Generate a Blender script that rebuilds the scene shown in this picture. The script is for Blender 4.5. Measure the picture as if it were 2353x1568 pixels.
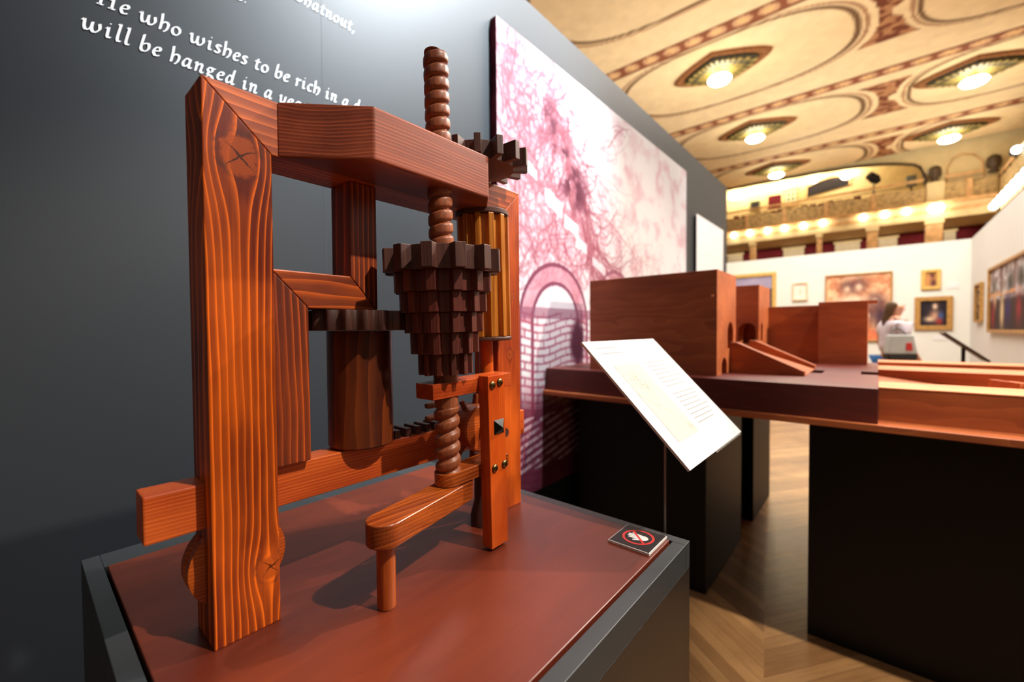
import bpy, bmesh, math, random
import numpy as np
from mathutils import Vector, Matrix
random.seed(7)
PI = math.pi
for o in list(bpy.data.objects): bpy.data.objects.remove(o, do_unlink=True)
scn = bpy.context.scene
COL = scn.collection

# ------------------------------------------------------------------ camera
yaw, pitch, roll = math.radians(40.612), math.radians(-1.372), math.radians(-.417)
fw = Vector((math.cos(yaw)*math.cos(pitch), math.sin(yaw)*math.cos(pitch), math.sin(pitch)))
r0 = Vector((math.sin(yaw), -math.cos(yaw), 0)); u0 = r0.cross(fw)
rt = math.cos(roll)*r0 + math.sin(roll)*u0
up = -math.sin(roll)*r0 + math.cos(roll)*u0
cd = bpy.data.cameras.new('camera'); cam = bpy.data.objects.new('camera', cd); COL.objects.link(cam)
cam.matrix_world = Matrix(((rt.x, up.x, -fw.x, 0), (rt.y, up.y, -fw.y, 0), (rt.z, up.z, -fw.z, 1.26), (0, 0, 0, 1)))
cd.sensor_width = 36; cd.lens = 978.66/2353*36; cd.clip_start = .02; cd.clip_end = 100
cd.dof.use_dof = True; cd.dof.focus_distance = .70; cd.dof.aperture_fstop = 2.4
scn.camera = cam

# ------------------------------------------------------------------ world, exposure, lights
scn.view_settings.view_transform = 'Standard'; scn.view_settings.look = 'None'
scn.view_settings.gamma = 1; scn.view_settings.exposure = 0.0
scn.view_settings.use_curve_mapping = False
w = bpy.data.worlds.new('world'); scn.world = w; w.use_nodes = True
bg = w.node_tree.nodes['Background']                       # the lit upper hall behind the viewer, dim towards the floor
_tc = w.node_tree.nodes.new('ShaderNodeTexCoord'); _sp = w.node_tree.nodes.new('ShaderNodeSeparateXYZ'); _rp = w.node_tree.nodes.new('ShaderNodeValToRGB')
w.node_tree.links.new(_tc.outputs['Generated'], _sp.inputs[0]); w.node_tree.links.new(_sp.outputs[2], _rp.inputs[0]); w.node_tree.links.new(_rp.outputs[0], bg.inputs[0])
_e = _rp.color_ramp.elements; _e[0].position = 0.0; _e[0].color = (.05, .035, .025, 1); _e[1].position = .35; _e[1].color = (.95, .9, .85, 1)
_m = _e.new(.12); _m.color = (.22, .17, .13, 1); _m = _e.new(.7); _m.color = (.9, .86, .8, 1)
_mr = w.node_tree.nodes.new('ShaderNodeMapRange'); _mr.inputs[1].default_value = -.35; _mr.inputs[2].default_value = .6; _mr.inputs[3].default_value = .18; _mr.inputs[4].default_value = .6
w.node_tree.links.new(_sp.outputs[0], _mr.inputs[0]); w.node_tree.links.new(_mr.outputs[0], bg.inputs[1])   # the hall lies to the +x side, the other side is a dark corner

def spot(name, loc, target, power, size, blend, color=(1, .86, .72), radius=.04):
    l = bpy.data.lights.new(name, 'SPOT'); l.energy = power; l.spot_size = math.radians(size); l.spot_blend = blend
    l.color = color; l.shadow_soft_size = radius
    o = bpy.data.objects.new(name, l); COL.objects.link(o); o.location = loc
    o.rotation_euler = (Vector(target)-Vector(loc)).to_track_quat('-Z', 'Y').to_euler(); return o
def area(name, loc, target, power, sx, sy, color=(1, .86, .7)):
    l = bpy.data.lights.new(name, 'AREA'); l.energy = power; l.shape = 'RECTANGLE'; l.size = sx; l.size_y = sy; l.color = color
    o = bpy.data.objects.new(name, l); COL.objects.link(o); o.location = loc
    o.rotation_euler = (Vector(target)-Vector(loc)).to_track_quat('-Z', 'Y').to_euler(); return o
spot('track_light_key', (1.25, -2.1, 4.6), (.50, .6, 1.30), 820, 26, .6, (1, .86, .72), .045)
spot('track_light_side', (4.3, -.9, 4.3), (.46, .62, 1.26), 640, 20, .7, (1, .86, .76), .04)
spot('track_light_poster', (2.6, -1.0, 4.9), (3.3, 1.4, 1.8), 230, 60, .8, (1, .97, .96), .06)
spot('panel_fill_spot', (4.6, -1.2, 4.6), (4.9, 1.4, 1.9), 260, 40, .7, (1, .97, .96), .06)  # extra spot added to brighten the white panel
spot('track_light_lettering', (1.95, -.05, 4.7), (1.55, 1.42, 2.98), 2500, 62, 1.0, (.86, .94, 1), .06)
spot('track_light_table', (2.9, -3.6, 3.6), (2.9, .3, 1.2), 1250, 46, .7, (1, .88, .74), .05)
spot('track_light_floor', (1.1, -1.4, 4.8), (2.1, -.5, 0), 800, 28, .5, (1, .88, .74), .05)
area('hall_fill_near', (6.5, -1.0, 6.6), (6.2, -1.0, 0), 700, 5, 4, (1, .93, .84))  # unseen downward fill added to brighten the near hall and floor
area('hall_fill_middle', (9, 1.5, 6.4), (9, 1.5, 0), 260, 4, 4, (1, .93, .84))  # added soft fill for the middle of the hall, no fixture there
area('ceiling_fill_far', (11, 2.5, 5.6), (11, 2.5, 7.3), 85, 6, 6, (1, .92, .8))  # unseen fill aimed up to brighten the painted ceiling
area('ceiling_fill_back', (16, 0, 5.4), (16, 0, 7.3), 85, 6, 6, (1, .92, .8))  # second added upward fill, for the ceiling towards the balcony
area('ceiling_fill_near', (7, 4, 5.4), (7, 4, 7.3), 60, 6, 8, (1, .92, .8))  # added upward fill for the near end of the ceiling
area('under_balcony_fill', (21.2, 1.5, 4.8), (21.2, 1.5, 0), 80, 1.4, 8, (1, .86, .66))  # invented fill that lifts the dark space below the balcony
spot('track_light_partition', (7.6, .8, 5.6), (12, .9, 1.6), 360, 80, .9, (1, .99, .95), .1)

# ------------------------------------------------------------------ helpers
def lin(c): c = c/255; return c/12.92 if c <= .04045 else ((c+.055)/1.055)**2.4
def S(r, g, b): return (lin(r), lin(g), lin(b), 1)
def tag(o, label=None, cat=None, group=None, kind=None):
    if label: o['label'] = label
    if cat: o['category'] = cat
    if group: o['group'] = group
    if kind: o['kind'] = kind
    return o
def empty(name, loc, label, cat, group=None):
    o = bpy.data.objects.new(name, None); COL.objects.link(o); o.location = loc; o.empty_display_size = .05
    return tag(o, label, cat, group)
def link(name, me, m, parent=None, smooth=False):
    o = bpy.data.objects.new(name, me); COL.objects.link(o)
    if m is not None: me.materials.append(m)
    if parent is not None:
        T = Matrix.Identity(4); p = parent
        chain = []
        while p is not None: chain.append(p); p = p.parent
        for q in reversed(chain): T = T @ q.matrix_parent_inverse @ Matrix.LocRotScale(q.location, q.rotation_euler, q.scale)
        o.parent = parent; o.matrix_parent_inverse = T.inverted()
    if smooth: me.shade_smooth()
    return o
def mesh(name, V, F, m, parent=None, smooth=False):
    me = bpy.data.meshes.new(name); me.from_pydata([tuple(v) for v in V], [], [tuple(f) for f in F]); me.update()
    return link(name, me, m, parent, smooth)
def frombm(name, bm, m, parent=None, smooth=False, bevel=0, seg=2):
    bmesh.ops.recalc_face_normals(bm, faces=bm.faces)
    if bevel:
        es = [e for e in bm.edges if len(e.link_faces) == 2 and e.calc_face_angle(0) > .5]
        bmesh.ops.bevel(bm, geom=es, offset=bevel, segments=seg, profile=.5, affect='EDGES', clamp_overlap=True)
    me = bpy.data.meshes.new(name); bm.to_mesh(me); bm.free()
    return link(name, me, m, parent, smooth)
def addbox(bm, a, b, R=None):
    vs = [bm.verts.new((x, y, z)) for z in (a[2], b[2]) for y in (a[1], b[1]) for x in (a[0], b[0])]
    for f in ((0, 2, 3, 1), (4, 5, 7, 6), (0, 1, 5, 4), (2, 6, 7, 3), (1, 3, 7, 5), (0, 4, 6, 2)): bm.faces.new([vs[i] for i in f])
    if R is not None:
        for v in vs: v.co = R @ v.co
    return vs
def box(name, a, b, m, parent=None, bevel=0, R=None):
    bm = bmesh.new(); addbox(bm, a, b, R); return frombm(name, bm, m, parent, bevel=bevel)
def addprism(bm, poly, h0, h1, axis='Z'):
    def P(u, v, h): return {'Z': (u, v, h), 'Y': (u, h, v), 'X': (h, u, v)}[axis]
    lo = [bm.verts.new(P(u, v, h0)) for u, v in poly]; hi = [bm.verts.new(P(u, v, h1)) for u, v in poly]
    n = len(poly); bm.faces.new(lo[::-1]); bm.faces.new(hi)
    for i in range(n): bm.faces.new((lo[i], lo[(i+1) % n], hi[(i+1) % n], hi[i]))
    return lo+hi
def prism(name, poly, h0, h1, axis, m, parent=None, bevel=0, smooth=False, seg=2):
    bm = bmesh.new(); addprism(bm, poly, h0, h1, axis); return frombm(name, bm, m, parent, smooth, bevel, seg)
def addlathe(bm, prof, c=(0, 0, 0), axis='Z', n=32, cap=True):
    rings = []
    for r, h in prof:
        ring = []
        for i in range(n):
            a = 2*PI*i/n; u, v = r*math.cos(a), r*math.sin(a)
            p = {'Z': (u, v, h), 'Y': (u, h, v), 'X': (h, u, v)}[axis]
            ring.append(bm.verts.new((p[0]+c[0], p[1]+c[1], p[2]+c[2])))
        rings.append(ring)
    for A, B in zip(rings, rings[1:]):
        for i in range(n): bm.faces.new((A[i], A[(i+1) % n], B[(i+1) % n], B[i]))
    if cap: bm.faces.new(rings[0][::-1]); bm.faces.new(rings[-1])
    return [v for r in rings for v in r]
def lathe(name, prof, c, axis, m, parent=None, n=32, smooth=True, bevel=0):
    bm = bmesh.new(); addlathe(bm, prof, c, axis, n)
    o = frombm(name, bm, m, parent, False, bevel)
    if smooth: o.data.shade_smooth(); autosm(o)
    return o
def autosm(o, ang=.6):
    me = o.data
    me.shade_smooth()
    try: me.set_sharp_from_angle(angle=ang)
    except Exception: pass
def tube(name, pts, r, m, parent=None, n=10):
    bm = bmesh.new(); rings = []
    pts = [Vector(p) for p in pts]
    for i, p in enumerate(pts):
        d = (pts[min(i+1, len(pts)-1)]-pts[max(i-1, 0)]).normalized()
        a = d.cross(Vector((0, 0, 1)) if abs(d.z) < .9 else Vector((1, 0, 0))).normalized(); b = d.cross(a)
        rr = r[i] if isinstance(r, (list, tuple)) else r
        rings.append([bm.verts.new(p+a*rr*math.cos(2*PI*k/n)+b*rr*math.sin(2*PI*k/n)) for k in range(n)])
    for A, B in zip(rings, rings[1:]):
        for i in range(n): bm.faces.new((A[i], A[(i+1) % n], B[(i+1) % n], B[i]))
    bm.faces.new(rings[0][::-1]); bm.faces.new(rings[-1])
    o = frombm(name, bm, m, parent); autosm(o); return o
def copy_tree(o, parent=None):
    c = o.copy(); COL.objects.link(c); c.parent = parent
    if parent is not None: c.matrix_parent_inverse = o.matrix_parent_inverse.copy()
    for ch in [q for q in bpy.data.objects if q.parent == o]: copy_tree(ch, c)
    return c

# ---- node expression helper
class X:
    def __init__(s, nt, v): s.nt = nt; s.v = v
    def _m(s, op, *a, clamp=False):
        n = s.nt.nodes.new('ShaderNodeMath'); n.operation = op; n.use_clamp = clamp
        for i, q in enumerate((s,)+a):
            q = q.v if isinstance(q, X) else q
            if isinstance(q, (int, float)): n.inputs[i].default_value = q
            else: s.nt.links.new(q, n.inputs[i])
        return X(s.nt, n.outputs[0])
    def __add__(s, o): return s._m('ADD', o)
    __radd__ = __add__
    def __sub__(s, o): return s._m('SUBTRACT', o)
    def __rsub__(s, o): return X(s.nt, float(o))._m('SUBTRACT', s)
    def __mul__(s, o): return s._m('MULTIPLY', o)
    __rmul__ = __mul__
    def __truediv__(s, o): return s._m('DIVIDE', o)
    def __pow__(s, o): return s._m('POWER', o)
    def __neg__(s): return s*-1
    def __lt__(s, o): return s._m('LESS_THAN', o)
    def __gt__(s, o): return s._m('GREATER_THAN', o)
def fx(op, a, *b, **k): return a._m(op, *b, **k)
class M:
    def __init__(s, name, rough=.5, spec=.5, metal=0, col=None):
        s.m = bpy.data.materials.new(name); s.m.use_nodes = True; s.nt = s.m.node_tree
        s.b = s.nt.nodes['Principled BSDF']; s.b.inputs['Roughness'].default_value = rough
        s.b.inputs['Specular IOR Level'].default_value = spec; s.b.inputs['Metallic'].default_value = metal
        if col: s.b.inputs['Base Color'].default_value = col
    def xyz(s):
        t = s.nt.nodes.new('ShaderNodeTexCoord'); q = s.nt.nodes.new('ShaderNodeSeparateXYZ')
        s.nt.links.new(t.outputs['Object'], q.inputs[0]); return [X(s.nt, q.outputs[i]) for i in range(3)]
    def vec(s, x, y, z):
        c = s.nt.nodes.new('ShaderNodeCombineXYZ')
        for i, q in enumerate((x, y, z)):
            if isinstance(q, X): s.nt.links.new(q.v, c.inputs[i])
            else: c.inputs[i].default_value = q
        return c.outputs[0]
    def noise(s, v, scale=1, detail=3, rough=.5):
        n = s.nt.nodes.new('ShaderNodeTexNoise'); s.nt.links.new(v, n.inputs['Vector'])
        n.inputs['Scale'].default_value = scale; n.inputs['Detail'].default_value = detail; n.inputs['Roughness'].default_value = rough
        return X(s.nt, n.outputs[0])
    def white(s, v):
        n = s.nt.nodes.new('ShaderNodeTexWhiteNoise'); s.nt.links.new(v, n.inputs['Vector']); return X(s.nt, n.outputs['Value'])
    def mix(s, f, a, b):
        n = s.nt.nodes.new('ShaderNodeMix'); n.data_type = 'RGBA'; n.clamp_factor = True
        if isinstance(f, X): s.nt.links.new(f.v, n.inputs[0])
        else: n.inputs[0].default_value = f
        for i, q in ((6, a), (7, b)):
            if isinstance(q, tuple): n.inputs[i].default_value = q
            else: s.nt.links.new(q, n.inputs[i])
        return n.outputs[2]
    def color(s, c): s.nt.links.new(c, s.b.inputs['Base Color'])
    def bump(s, h, strength=.2, dist=.001):
        n = s.nt.nodes.new('ShaderNodeBump'); s.nt.links.new(h.v, n.inputs['Height'])
        n.inputs['Strength'].default_value = strength; n.inputs['Distance'].default_value = dist
        s.nt.links.new(n.outputs[0], s.b.inputs['Normal'])

def paint(name, col, rough=.5, spec=.5, var=.06, scale=8, metal=0, bump=.05):
    q = M(name, rough, spec, metal); x, y, z = q.xyz(); n = q.noise(q.vec(x, y, z), scale, 4)
    lo = tuple(c*(1-var*2) for c in col[:3])+(1,); hi = tuple(min(1, c*(1+var*2)) for c in col[:3])+(1,)
    q.color(q.mix(fx('MULTIPLY_ADD', n, 2.0, -.5, clamp=True), lo, hi))
    if bump: q.bump(q.noise(q.vec(x, y, z), 900, 2), bump)
    return q.m
def glow(name, col, strength):
    q = M(name, .4); q.b.inputs['Base Color'].default_value = col; q.b.inputs['Emission Color'].default_value = col
    q.b.inputs['Emission Strength'].default_value = strength; return q.m
def wood(name, dark, light, axis='Z', freq=110, pith=(-.12, .9), rough=.38, peak=4.0, gain=1.0, low=.25, knots=(), knotcol=None, seed=0., spec=.5, wob=.02, fibre=.25, lowscale=5):
    """stained wood: growth rings around a pith line running along axis; knots are (cross, along, radius)"""
    q = M(name, rough, spec); x, y, z = q.xyz()
    a, b, l = {'Z': (x, y, z), 'X': (z, y, x), 'Y': (x, z, y)}[axis]
    kn = None; a2 = a; fringe = None
    for ka, kl, kr in knots:
        da = a-ka; dl = l-kl
        g = fx('EXPONENT', -((da*da)/(kr*kr*1.7)+(dl*dl)/(kr*kr*5.0)))
        a2 = a2-da*g*.95
        rr = fx('SQRT', da*da+dl*dl*.7)
        wv = q.noise(q.vec(a+seed, b, l), 60, 2)
        k = fx('SUBTRACT', X(q.nt, 1.0), (rr+(wv-.5)*kr*.7)/(kr*.8)); k = fx('MULTIPLY', k, 6.0, clamp=True)
        kn = k if kn is None else fx('MAXIMUM', kn, k)
        fr_ = fx('SUBTRACT', X(q.nt, 1.0), fx('ABSOLUTE', (rr+(wv-.5)*kr*1.2)/(kr*1.0)-.93)*5.0); fr_ = fx('MULTIPLY', fr_, 1.0, clamp=True)
        fringe = fr_ if fringe is None else fx('MAXIMUM', fringe, fr_)
    n1 = q.noise(q.vec(a*3+seed, b*3, l*.8), 3.5, 2)
    da = a2-pith[0]; db = b-pith[1]
    d = fx('SQRT', da*da+db*db)+(n1-.5)*wob
    ring = fx('FRACT', d*freq)
    pk = ring**peak
    idn = q.white(q.vec(fx('FLOOR', d*freq), seed, 0.))
    fib = q.noise(q.vec(a*500, b*500, l*9+seed), 1, 3)
    lw = q.noise(q.vec(a*1.5+seed*3, b*1.5, l*.5), lowscale*2, 3)
    f = pk*(idn*.7+.5)*gain+(fx('MULTIPLY_ADD', lw, 3.0, -1.1, clamp=True))*low+(fib-.5)*fibre
    c = q.mix(f, dark, light)
    if kn is not None:
        kr2 = fx('FRACT', fx('SQRT', (a-knots[0][0])*(a-knots[0][0])+(l-knots[0][1])*(l-knots[0][1]))*260)
        c = q.mix(kn*.8, c, q.mix(kr2*.4+fib*.3, knotcol[0], knotcol[1]))
        c = q.mix(fringe*fx('MULTIPLY_ADD', q.noise(q.vec(a, b, l), 45, 2), 4.0, -1.5, clamp=True)*.75, c, S(64, 34, 30))
        # radial cracks
        crk = None
        for ka, kl, kr in knots[:2]:
            dx = a-ka; dz = l-kl; rr = fx('SQRT', dx*dx+dz*dz)
            for an in (.5, 2.4, 3.9, 5.5):
                ca, sa = math.cos(an), math.sin(an)
                perp = fx('ABSOLUTE', dx*sa-dz*ca+(fib-.5)*.0012+(q.noise(q.vec(a, b, l), 90, 2)-.5)*.006)
                along = dx*ca+dz*sa
                t = fx('LESS_THAN', perp, fx('MULTIPLY_ADD', rr, -.06, kr*.055))*(along > 0)*(rr < kr*.85)
                crk = t if crk is None else fx('MAXIMUM', crk, t)
        c = q.mix(crk*.85, c, (.012, .004, .002, 1))
    q.color(c); q.bump(fib+pk*.5, .12, .0006)
    return q.m
def attrmat(name, rough=.7, spec=.2):
    q = M(name, rough, spec); n = q.nt.nodes.new('ShaderNodeAttribute'); n.attribute_name = 'Col'; q.color(n.outputs['Color']); return q.m
def grid(name, P, nu, nv, colfn, m, parent=None):
    """a finely divided flat sheet whose printed or painted picture is kept per vertex; P(u,v)->xyz arrays"""
    u, v = np.meshgrid(np.linspace(0, 1, nu), np.linspace(0, 1, nv))
    px = np.stack([np.broadcast_to(k, u.shape) for k in P(u, v)], -1).reshape(-1, 3)
    i = np.arange(nu*nv).reshape(nv, nu)
    F = np.stack([i[:-1, :-1], i[:-1, 1:], i[1:, 1:], i[1:, :-1]], -1).reshape(-1, 4)
    me = bpy.data.meshes.new(name); me.from_pydata(px.tolist(), [], F.tolist()); me.update()
    c = colfn(u, v).reshape(-1, 3)/255.; c = np.clip(c, 0, 1)
    c = np.where(c <= .04045, c/12.92, ((c+.055)/1.055)**2.4)
    at = me.color_attributes.new('Col', 'FLOAT_COLOR', 'POINT')
    at.data.foreach_set('color', np.concatenate([c, np.ones((len(c), 1))], 1).ravel().astype(np.float32))
    return link(name, me, m, parent)
def nz(u, v, fu, fv, seed, octv=4):
    r = np.random.RandomState(seed); out = 0; amp = 1; tot = 0
    for o in range(octv):
        gu, gv = int(fu*2**o)+2, int(fv*2**o)+2; g = r.rand(gv+1, gu+1)
        x = np.clip(u, 0, 1)*(gu-1); y = np.clip(v, 0, 1)*(gv-1)
        xi = np.floor(x).astype(int); yi = np.floor(y).astype(int); a = x-xi; b = y-yi; a = a*a*(3-2*a); b = b*b*(3-2*b)
        out = out+amp*((g[yi, xi]*(1-a)+g[yi, xi+1]*a)*(1-b)+(g[yi+1, xi]*(1-a)+g[yi+1, xi+1]*a)*b); tot += amp; amp *= .55
    return out/tot
def blob(u, v, a, b, ra, rb): return np.exp(-((u-a)/ra)**2-((v-b)/rb)**2)
def mixc(A, B, t): t = np.clip(t, 0, 1)[..., None]; return np.asarray(A, float)*(1-t)+np.asarray(B, float)*t
def sm(a, b, x): t = np.clip((x-a)/(b-a), 0, 1); return t*t*(3-2*t)

# ------------------------------------------------------------------ materials
PINE_D, PINE_L = S(126, 42, 18), S(236, 122, 36)
KC = (S(150, 62, 20), S(196, 92, 30))
m_postL = wood('stained_pine_post', S(100, 30, 14), S(246, 116, 26), 'Z', 108, (.02, .62), knots=((.197, 1.492, .029), (.224, .935, .019)), knotcol=KC, peak=6.5, gain=1.7, low=.42, seed=1, spec=.3)
m_postR = wood('stained_pine_post_plain', S(138, 46, 14), S(234, 108, 30), 'Z', 150, (.4, .62), knots=((.735, 1.205, .012), (.745, 1.34, .010)), knotcol=KC, peak=2.5, gain=.45, low=.75, seed=4)
m_beam = wood('stained_pine_beam', S(128, 44, 18), S(236, 120, 44), 'X', 120, (1.62, .55), peak=3, gain=.8, low=.4, seed=6)
m_block = wood('stained_block', S(104, 42, 26), S(190, 96, 58), 'X', 190, (3.0, .59), peak=2, gain=.7, low=.35, seed=8, rough=.42)
m_brk = wood('stained_bracket', S(96, 40, 24), S(220, 98, 34), 'Z', 110, (.16, .6), peak=5, gain=1.0, low=.3, seed=11)
m_brkx = wood('stained_bracket_arm', S(98, 38, 22), S(232, 108, 34), 'X', 60, (1.25, .6), peak=3.5, gain=1.0, low=.45, seed=14, wob=.05)
m_bar = wood('stained_bar', S(168, 62, 22), S(232, 114, 44), 'X', 230, (1.15, .62), peak=2, gain=.6, low=.5, seed=16)
m_gear = wood('dark_walnut_gear', S(62, 34, 28), S(104, 62, 50), 'Z', 300, (.3, .2), peak=2, gain=.6, low=.4, seed=18, rough=.5)
m_gear2 = wood('reddish_walnut_gear', S(66, 28, 22), S(122, 56, 42), 'Z', 300, (.3, .2), peak=2, gain=.6, low=.4, seed=19, rough=.45)
m_cyl = wood('dark_drum_wood', S(64, 26, 16), S(132, 62, 26), 'Z', 55, (.42, .60), peak=2.5, gain=.7, low=.55, seed=21, rough=.3, wob=.06)
m_screw = wood('turned_screw_wood', S(108, 54, 32), S(172, 98, 60), 'Z', 260, (.4, .45), peak=2, gain=.5, low=.6, seed=23, rough=.4, fibre=.5)
m_pin = wood('honey_oak_pinion', S(156, 84, 22), S(238, 158, 62), 'Z', 240, (.5, .5), peak=2.5, gain=.7, low=.5, seed=25, rough=.3, fibre=.6)
m_up = wood('orange_upright', S(176, 62, 16), S(226, 104, 30), 'Z', 200, (.2, .4), peak=2, gain=.3, low=.6, seed=27, rough=.28)
m_lug = wood('orange_lug', S(150, 54, 20), S(220, 104, 44), 'X', 200, (.9, .4), peak=2, gain=.3, low=.7, seed=29, rough=.28, fibre=.35)
m_crank = wood('crank_oak', S(104, 40, 14), S(200, 100, 34), 'X', 170, (.9, .5), peak=2, gain=.55, low=.6, seed=31, rough=.3, fibre=.6)
m_handle = wood('crank_handle_oak', S(128, 52, 18), S(206, 104, 38), 'Z', 170, (.3, .5), peak=2, gain=.55, low=.6, seed=33, rough=.28, fibre=.6)
m_disc = wood('roller_wood', S(150, 58, 18), S(226, 116, 36), 'X', 190, (.6, .62), peak=2.5, gain=.7, low=.4, seed=35)
m_board = wood('reddish_plinth_board', S(88, 34, 22), S(124, 54, 30), 'X', 18, (-1.5, .4), peak=1.5, gain=.15, low=.7, seed=37, rough=.34, fibre=.35, wob=.3, lowscale=2)
m_model = wood('model_wood', S(150, 76, 38), S(200, 112, 60), 'Y', 30, (.9, .4), peak=2, gain=.4, low=.6, seed=39, rough=.5, fibre=.3, wob=.15, lowscale=2)
m_model_d = wood('model_wood_deep_red', S(84, 28, 20), S(116, 44, 30), 'Y', 30, (.9, .4), peak=2, gain=.4, low=.6, seed=41, rough=.5, fibre=.3, wob=.15, lowscale=2)
m_model_l = wood('model_wood_light_edge', S(200, 116, 70), S(236, 160, 106), 'Y', 60, (.9, .4), peak=2, gain=.4, low=.6, seed=43, rough=.5, fibre=.3)
m_black = paint('black_painted_board', S(38, 33, 30), .36, .5, .1)
m_blackrim = paint('dark_grey_laminate', S(50, 55, 58), .45, .4, .05)
m_pedC = paint('matt_black_panel', S(9, 6, 6), .5, .3, .1)
m_wall = paint('charcoal_wall_paint', S(34, 39, 44), .52, .42, .03, 3, bump=.12)
m_white = paint('white_card', S(226, 226, 224), .5, .4, .01)
m_partition = paint('cream_white_partition', S(226, 225, 216), .7, .2, .01, 2)
m_partition2 = paint('white_partition', S(220, 220, 218), .7, .2, .01, 2)
m_brass = paint('antique_brass', S(120, 96, 62), .28, .5, .15, 200, metal=1, bump=0)
m_iron = paint('black_iron_stud', S(34, 34, 32), .2, .6, .1, 200, metal=.8, bump=0)
m_lett = paint('white_vinyl_lettering', S(244, 246, 248), .6, .2, .01)
m_blk = paint('black_vinyl', S(34, 30, 32), .5, .3, .03)
m_red = paint('red_vinyl', S(214, 60, 56), .5, .3, .03)
m_art = attrmat('printed_picture')
m_ceil = attrmat('painted_ceiling', .8, .1)
m_gold = paint('gilded_frame', S(176, 130, 66), .45, .5, .2, 30)
m_gold2 = paint('bright_gilt', S(214, 172, 92), .4, .5, .15, 20)
m_cream = paint('cream_plaster', S(226, 206, 160), .75, .2, .05, 3)
m_relief = paint('carved_relief_plaster', S(192, 164, 116), .7, .3, .25, 9)
m_mould = paint('gilt_moulding', S(222, 178, 126), .6, .3, .15, 6)
m_maroon = paint('maroon_wall', S(92, 18, 26), .8, .2, .15, 4)
m_bulb = glow('warm_bulb_glass', (1, .9, .7, 1), 15)
m_globe = glow('lit_opal_lamp', (1, .95, .78, 1), 14)
m_blueled = glow('blue_stage_lamp', (.02, .12, 1, 1), 5)
m_sconce = glow('lit_uplight', (1, .9, .7, 1), 12)
m_dark = paint('dark_fabric', S(40, 36, 40), .8, .2, .2, 20)
m_seat = paint('maroon_plush', S(104, 28, 34), .8, .2, .2, 20)
m_bronze = paint('dark_bronze', S(74, 56, 36), .5, .5, .3, 12)
m_steel = paint('brushed_steel', S(130, 130, 132), .35, .5, .05, 80, metal=.9)

# ------------------------------------------------------------------ setting
def parquet():
    q = M('herringbone_parquet', .32, .5); x, y, z = q.xyz()
    u = x*.985+y*.17; v = y*.985-x*.17
    c = fx('FLOOR', v/.42); par = fx('MODULO', fx('ABSOLUTE', c), 2.0); sgn = par*2-1
    s = u+sgn*(v-c*.42); k = fx('FLOOR', s/.075); fr = fx('FRACT', s/.075)
    idv = q.white(q.vec(k, c, 0.)); t = v*1.0-u*sgn
    g = q.noise(q.vec(s*60, t*4, idv*30), 1, 4)
    seam = (fr < .035)
    dirt = q.noise(q.vec(x, y, z), 2.2, 5, .65)
    col = q.mix(idv*.6+g*.5, S(112, 74, 42), S(196, 150, 98))
    col = q.mix(fx('MULTIPLY_ADD', dirt, 3.0, -1.35, clamp=True)*.55, col, S(92, 62, 38))
    col = q.mix(seam*.6, col, S(50, 32, 20)); q.color(col); q.bump(g-seam, .08, .001)
    return q.m
tag(box('floor', (-4, -9, -.1), (27, 11, 0), parquet()), kind='structure')
tag(box('ceiling', (3.5, -9, 7.32), (20.0, 11, 7.5), m_cream), kind='structure')
def ceilcol(u, v):
    x = 3.5+16.5*u; y = -9+20*v
    n = nz(u, v, 90, 110, 3); n2 = nz(u, v, 12, 14, 5)
    c = mixc((250, 230, 190), (244, 218, 172), n2)
    BR = (140, 88, 62); DK = (96, 66, 44)
    k = np.round((x-11.05)/4.05); xc = x-11.05-4.05*k
    d1 = (np.abs(xc/1.36)**2.6+np.abs((y-2.75)/2.4)**2.6)**(1/2.6)
    d0 = (np.abs(xc/1.36)**2.6+np.abs((y-7.6)/1.95)**2.6)**(1/2.6)
    d2 = (np.abs(xc/1.36)**2.6+np.abs((y+2.3)/1.75)**2.6)**(1/2.6)
    d3 = (np.abs(xc/1.36)**2.6+np.abs((y+6.6)/2.0)**2.6)**(1/2.6)
    d = np.minimum(np.minimum(d1, d2), np.minimum(d0, d3))
    for e0, wd, cc, al in ((1.0, .025, DK, .85), (1.06, .016, BR, .7)):
        c = mixc(c, cc, al*(1-sm(wd*.5, wd*1.3, np.abs(d-e0))))if False else c*(1-(al*(1-sm(wd*.5, wd*1.3, np.abs(d-e0))))[..., None])+np.array(cc, float)*(al*(1-sm(wd*.5, wd*1.3, np.abs(d-e0))))[..., None]
    c = c*(1-.18*sm(0, 1, 1-d)[..., None]*np.array([.0, .02, .12]))
    # damask wedges between the cartouches
    for yc in (-.02, 5.25, -4.4):
        yy = np.abs(y-yc); wgd = (d > 1.13)*(yy < .15+np.clip(np.abs(xc)-.1, 0, 2)*1.15)*(np.abs(xc) < 1.02)
        wgd = wgd*(np.abs(xc) > .0)
        pat = sm(.42, .55, nz(u, v, 150, 170, 9, 2))
        cc = mixc((122, 70, 50), (206, 156, 112), pat*.8)
        edge = (d > 1.13)*(d < 1.17)
        c = np.where(wgd[..., None] > 0, cc, c)
    # chain band
    xb = (x-9.42) - 4.08*np.round((x-9.42)/4.08)
    inb = np.abs(xb) < .17; ph = (y/.46) % 1.0
    ring = np.abs(np.hypot(xb/.13, (ph-.5)/.36)-.85) < .22
    hole = np.hypot(xb/.13, (ph-.5)/.36) < .6
    bc = np.where(ring[..., None], (214, 170, 132), (146, 90, 66)); bc = np.where(hole[..., None], (236, 196, 140), bc)
    c = np.where(inb[..., None], bc, c)
    c = np.where(((np.abs(xb) > .165)*(np.abs(xb) < .195))[..., None], (120, 76, 54), c)
    return c*(.95+.1*n[..., None])
ceiling = bpy.data.objects['ceiling']
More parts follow.
